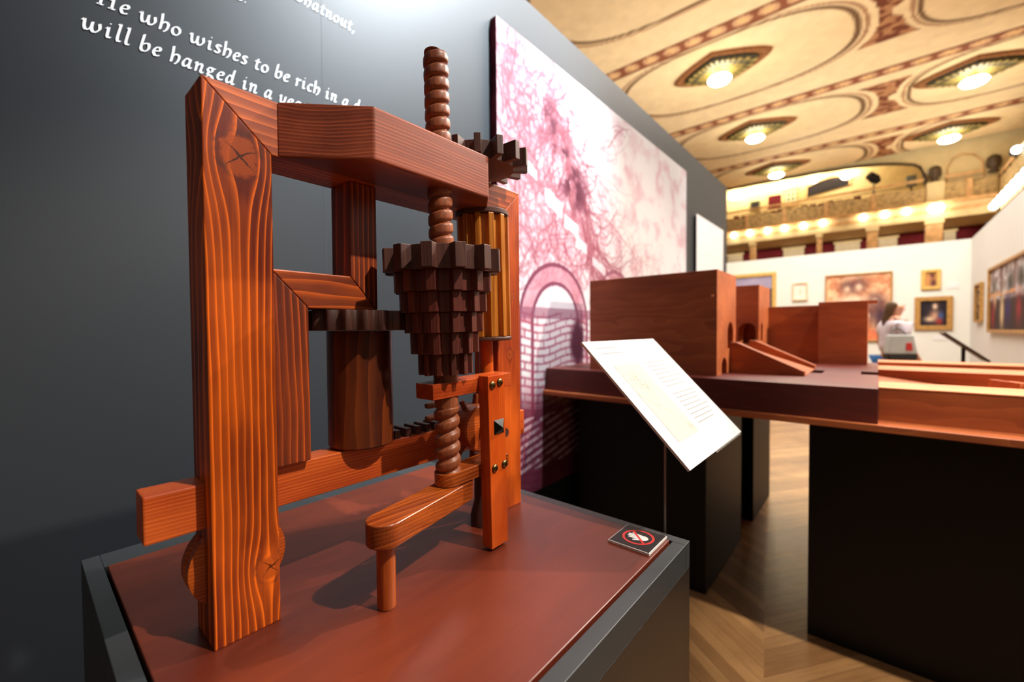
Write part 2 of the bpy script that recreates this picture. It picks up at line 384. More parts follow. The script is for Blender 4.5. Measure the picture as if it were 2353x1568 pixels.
grid('painted_decoration', lambda u, v: (3.5+16.5*u, -9+20*v, 7.31+0*u), 420, 500, ceilcol, m_ceil, ceiling)

wl = tag(box('wall_left', (-4, 1.42, 0), (5.735, 1.54, 3.0), m_wall), kind='structure')
tag(box('trim_1', (.689, 1.4195, 0), (.6905, 1.4205, 3.0), paint('panel_joint', S(50, 54, 58), .6)), kind='structure')
wb = tag(box('wall_back', (12, -1.36, 0), (12.1, 8, 2.97), m_partition), kind='structure')
wr = tag(box('wall_right', (5.2, -1.48, 0), (12.1, -1.36, 2.97), m_partition2), kind='structure')

# ------------------------------------------------------------------ lettering
def cr(pts, n=7):
    P = [pts[0]]+list(pts)+[pts[-1]]; out = []
    for i in range(1, len(P)-2):
        p0, p1, p2, p3 = [np.array(k, float) for k in P[i-1:i+3]]
        for t in np.linspace(0, 1, n, endpoint=False):
            out.append(.5*((2*p1)+(-p0+p2)*t+(2*p0-5*p1+4*p2-p3)*t*t+(-p0+3*p1-3*p2+p3)*t**3))
    out.append(np.array(pts[-1], float)); return out
G = {'i': (.6, [[(.08, .85), (.22, 1), (.24, .2), (.36, 0), (.5, .12)], [(.26, 1.42), (.32, 1.48)]]),
 'w': (1.45, [[(0, .82), (.14, 1), (.22, .3), (.4, 0), (.66, .35), (.7, .95)], [(.7, .95), (.74, .25), (.95, 0), (1.26, .45), (1.18, 1)]]),
 'h': (.88, [[(.1, 1.75), (.15, .9), (.14, 0)], [(.15, .55), (.45, 1), (.72, .8), (.66, .2), (.45, -.12)]]),
 'e': (.72, [[(.14, .45), (.6, .68), (.48, 1), (.2, .8), (.1, .35), (.3, 0), (.62, .16)]]),
 'o': (.84, [[(.4, 1), (.12, .7), (.12, .25), (.38, 0), (.68, .3), (.68, .75), (.4, 1)]]),
 's': (.65, [[(.56, .88), (.3, 1), (.14, .76), (.5, .3), (.33, 0), (.04, .12)]]),
 't': (.6, [[(.3, 1.32), (.22, .3), (.36, 0), (.56, .12)], [(.04, .97), (.56, 1)]]),
 'b': (.86, [[(.16, 1.75), (.12, .8), (.14, .15), (.42, 0), (.7, .4), (.6, .95), (.22, .72)]]),
 'r': (.62, [[(.04, .85), (.18, 1), (.18, 0)], [(.2, .6), (.4, .98), (.6, .88)]]),
 'c': (.66, [[(.6, .85), (.36, 1), (.1, .5), (.3, 0), (.62, .16)]]),
 'n': (.95, [[(.04, .85), (.18, 1), (.18, 0)], [(.2, .55), (.5, 1), (.66, .8), (.62, .2), (.75, 0), (.9, .14)]]),
 'a': (.94, [[(.66, .88), (.36, 1), (.1, .45), (.25, 0), (.6, .45), (.68, 1)], [(.68, 1), (.62, .25), (.75, 0), (.9, .14)]]),
 'd': (.94, [[(.62, .85), (.36, 1), (.1, .45), (.25, 0), (.6, .4)], [(.72, 1.75), (.66, .9), (.64, .2), (.78, 0), (.9, .14)]]),
 'y': (.86, [[(.04, .85), (.18, 1), (.22, .3), (.4, .05), (.64, .4)], [(.72, 1), (.62, 0), (.4, -.6), (.04, -.55)]]),
 'l': (.5, [[(.1, 1.65), (.24, 1.75), (.22, .9), (.22, .2), (.34, 0), (.48, .12)]]),
 'g': (.88, [[(.6, .9), (.35, 1), (.12, .72), (.3, .42), (.56, .6), (.56, .92), (.8, 1.02)], [(.3, .42), (.18, .18), (.6, 0), (.7, -.4), (.3, -.65), (.02, -.42), (.25, -.05)]]),
 'u': (.96, [[(.04, .85), (.18, 1), (.18, .25), (.4, 0), (.64, .4)], [(.72, 1), (.66, .2), (.78, 0), (.92, .14)]]),
 'z': (.7, [[(.08, .95), (.58, .95), (.06, .05), (.6, .05)]]),
 'H': (1.5, [[(.3, 1.7), (.3, .85), (.3, 0)], [(1.12, 1.7), (1.12, 0)], [(.3, .88), (1.12, .88)], [(.1, 0), (.5, 0)], [(.92, 0), (1.34, 0)]]),
 ',': (.4, [[(.12, .12), (.2, .02), (.06, -.3)]]), '.': (.4, [[(.12, .06), (.2, .12)]])}
def write(name, text, x0, z0, xh, label, track=.15, y=1.4185):
    V = []; F = []; lay = 0
    x = 0
    for chx in text:
        if chx == ' ': x += .6; continue
        adv, st = G[chx]
        for s in st:
            P = cr(s)
            for ang, wd in ((38, .27), (128, .12)):
                nx, ny = math.cos(math.radians(ang))*wd/2, math.sin(math.radians(ang))*wd/2
                lay += 1
                for p in P:
                    gx = x+p[0]
                    for sg in (-1, 1):
                        X0 = gx+sg*nx; Y0 = p[1]+sg*ny
                        V.append((x0+(X0+.2*Y0)*xh, y-.00004*(lay % 7), z0+Y0*xh))
                b = len(V)-2*len(P)
                for i in range(len(P)-1): F.append((b+2*i, b+2*i+1, b+2*i+3, b+2*i+2))
        x += adv+track
    return tag(mesh(name, V, F, m_lett), label, 'lettering')
write('wall_quote', 'will be hanged in a year.', .115, 1.976, .0245, 'white italic line "will be hanged in a year." lowest on the dark wall')
write('wall_quote', 'He who wishes to be rich in a day', .143, 2.049, .0245, 'white italic line "He who wishes to be rich in a day"')
write('wall_quote', 'et.', .418, 2.229, .0245, 'white italic line end "et." above the word rich on the wall')
write('wall_quote', 'zbohatnout,', .562, 2.322, .0245, 'white italic word "zbohatnout," topmost and rightmost of the wall lettering')

# ------------------------------------------------------------------ big printed canvas on the dark wall
def poster(u, v):
    x = 1.512+2.64*u; z = .40+2.35*v
    r = np.random.RandomState(2)
    n1 = nz(u, v, 7, 6, 21); n2 = nz(u, v, 22, 20, 22); n3 = nz(u, v, 60, 54, 23, 3)
    base = mixc((255, 252, 253), (246, 224, 230), sm(.45, .7, n2))
    ink = np.array((176, 62, 88), float); dark = np.array((96, 30, 52), float)
    # wash masses, heavier to the left
    wx = sm(2.9, 1.5, x)
    mass = sm(.50, .70, n1*.4+n2*.6+.07*wx-.04)*.40
    c = mixc(base, (236, 176, 188), mass)
    n4 = nz(u, v, 40, 36, 41, 3)
    # pen strokes, drawn one by one into an ink layer
    r = np.random.RandomState(11); nv_, nu_ = u.shape; inkl = np.zeros(u.shape)
    def stroke(x0, z0, ang, ln, curl, wd=1.0, st=.5):
        n_ = max(4, int(ln/.004)); t = np.arange(n_)*.004; a_ = ang+curl*t/ln+np.cumsum(r.randn(n_))*.035
        xs = x0+np.cumsum(np.cos(a_))*.004; zs_ = z0+np.cumsum(np.sin(a_))*.004
        for du in (range(int(round(wd)))): 
            ii = np.round((xs-1.512)/2.64*(nu_-1)).astype(int)+du; jj = np.round((zs_-.40)/2.35*(nv_-1)).astype(int)
            ok = (ii >= 0)*(ii < nu_)*(jj >= 0)*(jj < nv_); inkl[jj[ok], ii[ok]] = np.maximum(inkl[jj[ok], ii[ok]], st)
    for k in range(520):      # crown and undergrowth at the left
        x0 = 1.55+abs(r.randn())*.38; z0 = r.uniform(1.55, 2.72); stroke(x0, z0, r.choice([1.4, -1.5, .4, 2.6])+r.randn()*.5, r.uniform(.08, .4), r.randn()*2.5, r.choice([1, 2]), r.uniform(.3, .8))
    for k in range(200):      # trunk leaning down to the right
        t = r.rand(); x0 = 1.95+.55*t+r.randn()*.07; z0 = 2.55-.9*t; stroke(x0, z0, -1.1+r.randn()*.35, r.uniform(.15, .5), r.randn()*1.2, r.choice([1, 2, 2]), r.uniform(.4, .9))
    for k in range(170):      # bushes further right
        x0 = r.uniform(2.5, 3.5); z0 = r.uniform(1.45, 2.25-.45*(x0-2.5)); stroke(x0, z0, r.choice([1.5, -1.3, .3])+r.randn()*.5, r.uniform(.08, .3), r.randn()*2.5, 1, r.uniform(.2, .55))
    for k in range(9): stroke(1.52+.02*k, 2.25-.02*k, -.42+r.randn()*.03, r.uniform(.5, 1.5), .1, 2, .6)
    for k in range(5): stroke(1.9, 2.45-.03*k, .02, 1.1, -.1, 1, .35)
    k3 = np.array([.25, .5, .25])
    for _ in range(1): inkl = np.apply_along_axis(lambda q_: np.convolve(q_, k3, 'same'), 0, np.apply_along_axis(lambda q_: np.convolve(q_, k3, 'same'), 1, inkl))
    fade = 1-.5*sm(2.4, 3.6, x)
    c = mixc(c, (232, 160, 174), sm(.15, .6, n2*.9+.1)*sm(2.9, 1.9, x+.5*(z-2.0))*sm(1.4, 1.6, z)*.55)
    c = mixc(c, (160, 76, 92), np.clip(inkl*1.15, 0, 1)*fade)
    # dark tangle running down the middle
    cx = 1.7+.75*(2.75-z)
    tang = np.exp(-((x-cx-.05*np.sin(z*9))/.14)**2)*sm(1.9, 2.1, z)*sm(2.75, 2.6, z)
    c = mixc(c, dark, sm(.46, .62, n2*.7+n3*.3)*tang*1.2*(.6+.4*sm(2.5, 2.1, z)))
    # stairs: white blocks stepping down to the right, with inked risers
    for i in range(7):
        sx, sz = 1.70+.17*i+.02*(i % 3), 2.16-.105*i
        ww, hh = .13+.05*((i*5) % 3)/2, .07+.03*((i*7) % 4)/3; zs = z+.35*(x-sx)
        blk = (x > sx)*(x < sx+ww)*(zs < sz)*(zs > sz-hh)
        c = np.where(blk[..., None] > 0, mixc((255, 250, 250), (240, 200, 208), n3), c)
        eg = blk*((np.abs(x-sx) < .006)+(np.abs(zs-sz) < .008)+(np.abs(zs-sz+hh) < .008)+(np.abs(x-sx-ww) < .006) > 0)
        c = mixc(c, (150, 60, 84), eg*.7*sm(.3, .5, n4))
    # arches
    for ax, az, R, al in ((2.0, 1.30, .33, 1.), (2.72, 1.36, .30, .6), (3.35, 1.38, .26, .4)):
        rr = np.hypot(x-ax, z-az); upz = z > az
        band = upz*(rr < R)*(rr > R*.68)
        c = mixc(c, mixc((232, 160, 176), (200, 96, 118), n3), band*.6*al)
        inn = upz*(rr < R*.68)+(z <= az)*(z > .85)*(np.abs(x-ax) < R*.68) > 0
        c = mixc(c, (252, 236, 240), inn*.75*al)
        ol = upz*(np.abs(rr-R) < .012)+upz*(np.abs(rr-R*.68) < .012)+(z <= az)*(z > .8)*((np.abs(np.abs(x-ax)-R) < .012)+(np.abs(np.abs(x-ax)-R*.68) < .012)) > 0
        c = mixc(c, (120, 44, 72), ol*.85*al)
    # brick courses under the arches
    zz = z+.02*np.sin(x*11); brk = (z < 1.36)*(x < 3.2)
    row = (zz/.042) % 1; ro = np.floor(zz/.042); colm = ((x/.11)+.5*(ro % 2)) % 1
    mort = ((row < .32)+(colm < .10) > 0)
    c = mixc(c, (170, 62, 92), brk*mort*.7*sm(.25, .6, n3+.25*wx))
    c = mixc(c, (150, 84, 108), (np.abs(z-1.355) < .03)*(x < 3.0)*.6)
    # standing dark mass
    figm = np.exp(-((x-2.22)/.10)**2-((z-1.18)/.17)**2)
    c = mixc(c, (92, 34, 58), sm(.35, .8, figm+.3*(n2-.4)))
    # dark lower wash with pale slanted strokes
    low = sm(1.02, .80, z+.1*(n2-.5)+.09*(x-1.6))
    c = mixc(c, mixc((134, 34, 62), (84, 18, 40), n2), low*.9)
    st = (np.sin((z-.22*(x-1.6))*150) > .1)*(z > .52)*(z < .80)*(x > 1.55)*(x < 2.35)
    c = mixc(c, (236, 204, 214), st*.8*sm(.2, .5, n3))
    return c*.74
pst = empty('canvas_print', (2.83, 1.40, .40), 'huge pinkish red ink drawing print of arches and steps hanging on the dark wall', 'wall print')
box('canvas_body', (1.512, 1.381, .40), (4.152, 1.418, 2.75), paint('canvas_side_print', S(110, 34, 50), .8, .2, .5, 9), pst)
grid('printed_drawing', lambda u, v: (1.512+2.64*u, 1.3805+0*u, .40+2.35*v), 520, 460, poster, m_art, pst)
pn = empty('blank_panel', (5.0, 1.40, 1.6), 'plain white panel hanging beyond the ink drawing near the end of the dark wall', 'panel')
box('panel_face', (4.51, 1.396, 1.25), (5.49, 1.400, 2.43), m_white, pn); box('panel_back', (4.53, 1.400, 1.27), (5.47, 1.418, 2.41), m_black, pn)

# ------------------------------------------------------------------ pedestal with the press
pd = empty('display_pedestal', (.455, .68, 0), 'dark grey display pedestal with a reddish brown top board under the wooden press', 'pedestal')
bm = bmesh.new(); addbox(bm, (.068, .272, 0), (.843, 1.09, .80)); frombm('pedestal_body', bm, m_black, pd, bevel=.0015)
for nm, a, b in (('rim', (.068, .272, .80), (.092, 1.09, .85)), ('rim', (.820, .272, .80), (.843, 1.09, .85)), ('rim', (.092, 1.026, .80), (.820, 1.09, .85)), ('rim', (.092, .272, .80), (.820, .297, .85))):
    box(nm, a, b, m_blackrim, pd, bevel=.001)
box('top_board', (.096, .301, .80), (.815, 1.021, .853), m_board, pd, bevel=.0015)
ZB = .853

# ------------------------------------------------------------------ wooden press
pr = empty('wooden_press_model', (.46, .64, ZB), 'orange brown wooden press machine with screw, stacked gears and crank on the pedestal', 'press machine')
Y0, Y1 = .637, .712
prism('post', [(.156, ZB), (.236, ZB), (.236, 1.505), (.156, 1.58)], Y0, Y1, 'Y', m_postL, pr, bevel=.0016)
prism('post', [(.695, ZB), (.772, ZB), (.772, 1.58), (.695, 1.505)], Y0, Y1, 'Y', m_postR, pr, bevel=.0016)
prism('top_beam', [(.1562, 1.5802), (.2362, 1.5052), (.6948, 1.5052), (.7718, 1.5802)], Y0, Y1, 'Y', m_beam, pr, bevel=.0016)
prism('projecting_block', [(.243, .637), (.3385, .545), (.5725, .545), (.662, .637)], 1.5045, 1.581, 'Z', m_block, pr, bevel=.003, seg=3)
YB0, YB1 = .650, .712
prism('bracket_board', [(.2365, 1.066), (.2885, 1.066), (.2885, 1.296), (.2365, 1.350)], YB0, YB1, 'Y', m_brk, pr, bevel=.0018)
prism('bracket_arm', [(.2367, 1.3503), (.2887, 1.2963), (.4045, 1.2963), (.3567, 1.3503)], YB0, YB1, 'Y', m_brkx, pr, bevel=.0018)
prism('bracket_strut', [(.357, 1.505), (.357, 1.3507), (.4055, 1.2967), (.4055, 1.505)], YB0, YB1, 'Y', m_brk, pr, bevel=.0018)
# sliding bar with rack teeth
br = box('sliding_bar', (.094, .663, 1.004), (.818, .707, 1.064), m_bar, pr, bevel=.0022)
bm = bmesh.new()
for i in range(9):
    x = .452+.0235*i; addprism(bm, [(x-.0065, 1.062), (x+.0065, 1.062), (x+.005, 1.079), (x-.005, 1.079)], .664, .706, 'Y')
frombm('rack_teeth', bm, m_gear, br, bevel=.001)
# roller under the bar, let into the post
rl = lathe('roller', [(.05, .668), (.0595, .671), (.0595, .683), (.056, .686), (.056, .692), (.0595, .695), (.0595, .706), (.05, .708)], (.197, 0, .9435), 'Y', m_disc, pr, n=56)
# dark drum and the gear above it
DX, DY = .391, .684
lathe('drum', [(.050, 1.0655), (.054, 1.069), (.054, 1.262)], (DX, DY, 0), 'Z', m_cyl, pr, n=64)
def wavy(n, r, a, steps=10):
    return [((r+a*math.cos(2*PI*k/steps))*math.cos(2*PI*(k+steps*j)/(n*steps)), (r+a*math.cos(2*PI*k/steps))*math.sin(2*PI*(k+steps*j)/(n*steps))) for j in range(n) for k in range(steps)]
o = prism('drum_gear', [(DX+x, DY+y) for x, y in wavy(19, .0845, .0048)], 1.2625, 1.2945, 'Z', m_gear, pr, bevel=.0006); autosm(o, .7)

SX, SY = .489, .579
TILT = Matrix.Translation((.49, 0, 1.37)) @ Matrix.Rotation(math.radians(-1.5), 4, 'Y') @ Matrix.Translation((-.49, 0, -1.37))
tilted = []
def tl(o): o.data.transform(TILT); return o
def toothed(n, rt_, rr_, tip, root, ph=0):
    P = []
    for i in range(n):
        a = 2*PI*(i+ph)/n; p = 2*PI/n
        for r, da in ((rr_, -root), (rt_, -tip), (rt_, tip), (rr_, root)): P.append((r*math.cos(a+da*p), r*math.sin(a+da*p)))
    return P
def screwmesh(name, cx, cy, z0, z1, m, parent):
    n = 36; dz = .0011; nzz = int((z1-z0)/dz); V = []; F = []
    for j in range(nzz+1):
        z = z0+j*dz
        for i in range(n):
            th = 2*PI*i/n
            if z > 1.19:
                p = (z/.0222-th/(2*PI)) % 1.0; g = math.exp(-((p-.5)/.12)**2); r = .0216-.0010*(2*((p+.5) % 1)-1)**2-.0046*g
                r -= .0022*(1-sm(0, .010, 1.738-z)) if z > 1.72 else 0
            elif z > 1.126: r = .0212
            else:
                p = (z/.0235-th/(2*PI)*1.0) % 1.0; g = math.exp(-((p-.5)/.2)**2); r = .0228-.0058*g
                if z < .996: r = .0222
            a = th
            V.append((cx+r*math.cos(a), cy+r*math.sin(a), z))
    for j in range(nzz):
        for i in range(n):
            a = j*n+i; b = j*n+(i+1) % n; F.append((a, b, b+n, a+n))
    F.append(tuple(range(n))[::-1]); F.append(tuple(nzz*n+i for i in range(n)))
    o = mesh(name, V, F, m, parent, True); autosm(o, 1.0); return o
tl(screwmesh('threaded_screw', SX, SY, .956, 1.738, m_screw, pr))
lv = [(1.3605, 1.3995, .1010, .083, m_gear), (1.3265, 1.3602, .0840, .070, m_gear2), (1.2925, 1.3262, .0760, .062, m_gear2), (1.2585, 1.2922, .0690, .056, m_gear2), (1.2225, 1.2582, .0600, .048, m_gear2), (1.186, 1.2222, .0480, .037, m_gear2)]
for k, (za, zb, ra, rb, mm) in enumerate(lv):
    tl(prism('stacked_gear', [(SX+.001+x, SY+y) for x, y in toothed(12, ra, rb, .17, .26, .2)], za, zb, 'Z', mm, pr, bevel=.0009))
tl(box('upper_lug', (.442, .5565, 1.146), (.640, .603, 1.1725), m_lug, pr, bevel=.0012))
# lower lug with a rounded nose
nose = [(SX-.0262*0+.0235*math.cos(a)-.002, SY+.0235*math.sin(a)) for a in np.linspace(PI/2, 3*PI/2, 18)]
tl(prism('lower_lug', nose+[(.625, SY-.0235), (.625, SY+.0235)], .989, 1.0115, 'Z', m_crank, pr, bevel=.001))
u_ = tl(box('upright', (.5475, .532, ZB+.003), (.592, .5565, 1.1765), m_up, pr, bevel=.0014))
for x, z in ((.5585, 1.159), (.5785, 1.162), (.5595, 1.005), (.5862, 1.006)):
    bm = bmesh.new(); addlathe(bm, [(.0078, .5322), (.0074, .5306), (.0056, .5288), (.0030, .5278), (.0004, .5275)], (x, 0, z), 'Y', 20)
    tl(frombm('rivet', bm, m_brass, u_, smooth=True))
V = [(.5605, .5318, 1.0665), (.5875, .5318, 1.0665), (.5875, .5318, 1.0935), (.5605, .5318, 1.0935), (.5735, .5215, 1.0795)]
tl(mesh('pyramid_stud', V, [(0, 1, 4), (1, 2, 4), (2, 3, 4), (3, 0, 4), (0, 3, 2, 1)], m_iron, u_))
# crank
ca = math.atan2(.040, .183); hw = .0272; A = (.345, .543); B = (.526, .5825)
cp = [(A[0]+hw*math.cos(t), A[1]+hw*math.sin(t)) for t in np.linspace(ca+PI/2, ca+3*PI/2, 20)]
cp += [(B[0]+hw*.9*math.cos(t)+(.1*hw if False else 0), B[1]+hw*math.sin(t)) for t in np.linspace(ca-PI/2, ca+PI/2, 16)]
ck = prism('crank_arm', cp, .953, .9875, 'Z', m_crank, pr, bevel=.002, seg=3)
lathe('crank_handle', [(.0128, .8538), (.0137, .8565), (.0137, .953)], (.349, .5475, 0), 'Z', m_handle, ck, n=36)
# fluted pinion, its shaft, collars and the gear on top
PX, PY = .6455, .630
tl(prism('fluted_pinion', [(PX+x, PY+y) for x, y in toothed(12, .0545, .0435, .20, .27, .1)], 1.2445, 1.492, 'Z', m_pin, pr, bevel=.0012))
for za, zb in ((1.2365, 1.2443), (1.4923, 1.5035)):
    tl(lathe('pinion_collar', [(.053, za), (.055, za+.002), (.055, zb-.002), (.053, zb)], (PX, PY, 0), 'Z', m_gear, pr, n=40))
tl(lathe('pinion_shaft', [(.0150, 1.125), (.0150, 1.2364)], (PX, PY, 0), 'Z', m_up, pr, n=28))
tl(prism('top_gear', [(PX-.008+x, PY+.0+y) for x, y in toothed(15, .103, .074, .15, .19, .35)], 1.5865, 1.6215, 'Z', m_gear, pr, bevel=.0009))
# peg wheel between the worm and the rack
pw = lathe('peg_wheel', [(.044, .602), (.0475, .605), (.0475, .650), (.044, .653)], (.6095, 0, 1.064), 'Y', m_disc, pr, n=48)
for k in range(10):
    a = 2*PI*(k+.35)/10; c, s = math.cos(a), math.sin(a)
    tube('peg', [(.6095+r*c, .628, 1.064+r*s) for r in (.040, .064, .067)], [.0062, .0058, .0045], m_crank, pw)
for k, z in enumerate((1.117, 1.0925)):
    tube('side_peg', [(.545, .655, z), (.512, .655, z), (.509, .655, z)], [.0062, .0062, .0045], m_screw, pr)
tube('peg_axle', [(.6095, .540, 1.064), (.6095, .660, 1.064)], .009, m_gear, pr)
lathe('foot_bearing', [(.030, ZB+.001), (.030, ZB+.02), (.022, ZB+.05), (.022, 1.0)], (.6415, .630, 0), 'Z', m_gear, pr)

# ------------------------------------------------------------------ do-not-touch plate
sg = empty('no_touching_plate', (.774, .347, ZB), 'small black plate with a white hand in a red crossed ring on the pedestal', 'sign')
box('plate', (.7315, .3065, ZB+.0002), (.8165, .3880, ZB+.0052), m_white, sg, bevel=.0004)
box('black_face', (.7328, .3078, ZB+.0050), (.8152, .3867, ZB+.0055), m_blk, sg)
cx, cy, zz = .776, .347, ZB+.0058
R1, R0 = .0300, .0255
n = 64; V = []; F = []
for i in range(n):
    a = 2*PI*i/n
    for r in (R0, R1): V.append((cx+r*math.cos(a), cy+r*math.sin(a), zz))
for i in range(n): F.append((2*i, 2*i+1, (2*i+3) % (2*n), (2*i+2) % (2*n)))
d = np.array([1, 1])/math.sqrt(2); q = np.array([-d[1], d[0]]); b = len(V)
for s, t in ((-1, -1), (1, -1), (1, 1), (-1, 1)): p = np.array([cx, cy])+d*s*R0+q*t*.0022; V.append((p[0], p[1], zz+.0002))
F.append((b, b+1, b+2, b+3))
mesh('red_ring_and_slash', V, F, m_red, sg)
# hand: palm toward -y, fingers toward +y, thumb toward -x
def capsule2(p, q2, r, k=8):
    p = np.array(p, float); q2 = np.array(q2, float); a = math.atan2(*(q2-p)[::-1])
    return [tuple(q2+r*np.array([math.cos(t), math.sin(t)])) for t in np.linspace(a-PI/2, a+PI/2, k)]+[tuple(p+r*np.array([math.cos(t), math.sin(t)])) for t in np.linspace(a+PI/2, a+3*PI/2, k)]
bm = bmesh.new()
def flat(poly, z):
    vs = [bm.verts.new((cx+x, cy+y, z)) for x, y in poly]; bm.faces.new(vs)
flat([(.0095*math.cos(t)+.001, .010*math.sin(t)-.009) for t in np.linspace(PI, 2*PI, 14)]+[(.0102, .001), (-.0085, .001)], zz-.0001)
for k, (x, l) in enumerate(((.0082, .0145), (.0036, .0195), (-.0010, .0190), (-.0055, .0150))):
    flat(capsule2((x, -.002), (x*1.25, l), .0022), zz-.00005+.00002*k)
flat(capsule2((-.0065, -.010), (-.0135, .0035), .0024), zz+.00004)
frombm('white_hand', bm, m_lett, sg)

# ------------------------------------------------------------------ information card on a rod
ic = empty('information_card', (.852, .324, .80), 'white tilted information card on a thin rod at the corner of the pedestal', 'information sign')
s = Vector((0, .700, .714)).normalized(); nrm = Vector((1, 0, 0)).cross(s)   # s x = up the slope
O = Vector((.8125, .262, .9970)); W, H = .394, .332
def cp3(u, v, h=0): return O+Vector((1, 0, 0))*u*W+s*v*H+nrm*h
def slab(name, u0, u1, v0, v1, h0, h1, m, bevel=0):
    bm = bmesh.new(); vs = [bm.verts.new(cp3(u, v, h)) for h in (h0, h1) for u, v in ((u0, v0), (u1, v0), (u1, v1), (u0, v1))]
    bm.faces.new(vs[3::-1]); bm.faces.new(vs[4:])
    for i in range(4): bm.faces.new((vs[i], vs[(i+1) % 4], vs[4+(i+1) % 4], vs[4+i]))
    return frombm(name, bm, m, ic, bevel=bevel)
if nrm.y > 0: nrm = -nrm
slab('card', 0, 1, 0, 1, -.005, 0, paint('white_card_stock', S(206, 207, 208), .6, .3, .01))
m_pr = paint('faint_grey_print', S(146, 146, 150), .6, .2, .01)
bm = bmesh.new()
def line(u0, u1, v):
    vs = [bm.verts.new(cp3(u, vv, .0004)) for u, vv in ((u0, v-.004), (u1, v-.004), (u1, v+.004), (u0, v+.004))]; bm.faces.new(vs)
line(.08, .34, .935); line(.10, .40, .885)
for k in range(7): line(.52, .52+.40-.1*((k*7) % 4)/4, .76-.038*k)
for k in range(8): line(.52, .52+.40-.12*((k*5) % 4)/4, .46-.036*k)
frombm('faint_text_lines', bm, m_pr, ic)
def sk(u, v):
    n1 = nz(u, v, 14, 26, 5); c = mixc((202, 193, 184), (196, 184, 174), n1)
    n3 = nz(u, v, 30, 50, 6, 2)
    m1 = blob(u, v, .35, .8, .25, .1)+blob(u, v, .5, .68, .2, .08)
    c = mixc(c, (176, 128, 112), (np.abs(n3-.5) < .035)*m1*.8)
    c = mixc(c, (186, 140, 124), (np.abs(v-.5+.55*(u-.2)) < .008)*(n1 > .42)*.6)
    c = mixc(c, (206, 170, 156), (np.abs((u*14) % 1-.5) < .08)*(blob(u, v, .45, .52, .3, .07) > .4)*.6)
    c = mixc(c, (226, 150, 140), blob(u, v, .85, .08, .08, .04)*.5)
    return c
grid('sketch_print', lambda u, v: tuple((np.array(cp3(0, 0, .0005))[k]+W*(.12+.32*u)*(1 if k == 0 else 0)+s[k]*H*(.16+.62*v)) for k in range(3)), 40, 70, sk, m_art, ic)
tube('rod', [(.852, .324, .78), (.852, .324, 1.056)], .0024, m_steel, ic)
box('rod_clamp', (.8435, .316, .775), (.857, .332, .80), m_black, ic)
m_acr = M('clear_acrylic', .1); m_acr.b.inputs['Transmission Weight'].default_value = 1; m_acr.b.inputs['Base Color'].default_value = (.85, .9, .95, 1)
slab('acrylic_backing', .45, 1.0, -.012, .03, -.009, -.0052, m_acr.m)

# ------------------------------------------------------------------ canal lock model on its table
def cut(o, cutters):
    bpy.context.view_layer.update()
    for c in cutters:
        md = o.modifiers.new('b', 'BOOLEAN'); md.object = c; md.operation = 'DIFFERENCE'; md.solver = 'EXACT'
    dg = bpy.context.evaluated_depsgraph_get(); dg.update(); me = bpy.data.meshes.new_from_object(o.evaluated_get(dg)); o.modifiers.clear(); o.data = me
    for c in cutters: bpy.data.objects.remove(c, do_unlink=True)
def arch(x0, x1, z0, z1, h0, h1, axis):
    c = (x0+x1)/2; r = (x1-x0)/2
    return prism('cutter', [(x0, z0), (x1, z0)]+[(c+r*math.cos(t), z1-r+r*math.sin(t)*min(1, (z1-z0)/r)) for t in np.linspace(0, PI, 14)], h0, h1, axis, None)
ZT = 1.0555
lk = empty('canal_lock_model', (2.6, .2, .912), 'reddish brown wooden scale model with tower blocks, ramp and long troughs on black pedestals', 'scale model')
box('base_board', (1.864, -2.4, .912), (3.95, 1.379, .936), m_model, lk, bevel=.003)
pl = box('platform', (1.885, -.005, .936), (3.30, 1.374, ZT), m_model_d, lk, bevel=.002)
h1 = box('gatehouse', (1.987, .529, ZT), (2.312, 1.159, 1.521), m_model, lk, bevel=.0015)
cut(h1, [arch(2.160, 2.262, 1.170, 1.295, .40, .95, 'Y'), arch(2.062, 2.150, 1.00, 1.131, .40, .95, 'Y'), arch(2.20, 2.285, 1.00, 1.150, .40, .95, 'Y')])
bm = bmesh.new(); addlathe(bm, [(.006, 1.98), (.006, 1.987)], (0, .548, 1.407), 'X', 16); frombm('peg', bm, m_model_l, h1)
h2 = box('gatehouse', (2.850, .529, ZT), (3.180, 1.159, 1.521), m_model, lk, bevel=.0015)
cut(h2, [arch(2.905, 2.965, 1.19, 1.298, .40, .95, 'Y'), arch(.545, .640, 1.17, 1.298, 2.7, 3.05, 'X')])
for x in (2.20, 2.60):
    prism('ramp_wall', [(.235, ZT), (.528, ZT), (.528, 1.198), (.500, 1.198), (.235, 1.075)], x, x+.045, 'X', m_model, lk, bevel=.001)
prism('ramp_floor', [(.235, ZT), (.528, ZT), (.528, 1.16), (.235, 1.058)], 2.245, 2.60, 'X', m_model, lk)
box('long_wall', (3.14, .262, ZT), (3.18, .529, 1.400), m_model, lk, bevel=.001)
box('tower_block', (3.08, .040, ZT), (3.22, .264, 1.415), m_model, lk, bevel=.0015)
box('tower_ledge', (3.10, .000, 1.400), (3.22, .041, 1.415), m_model, lk)
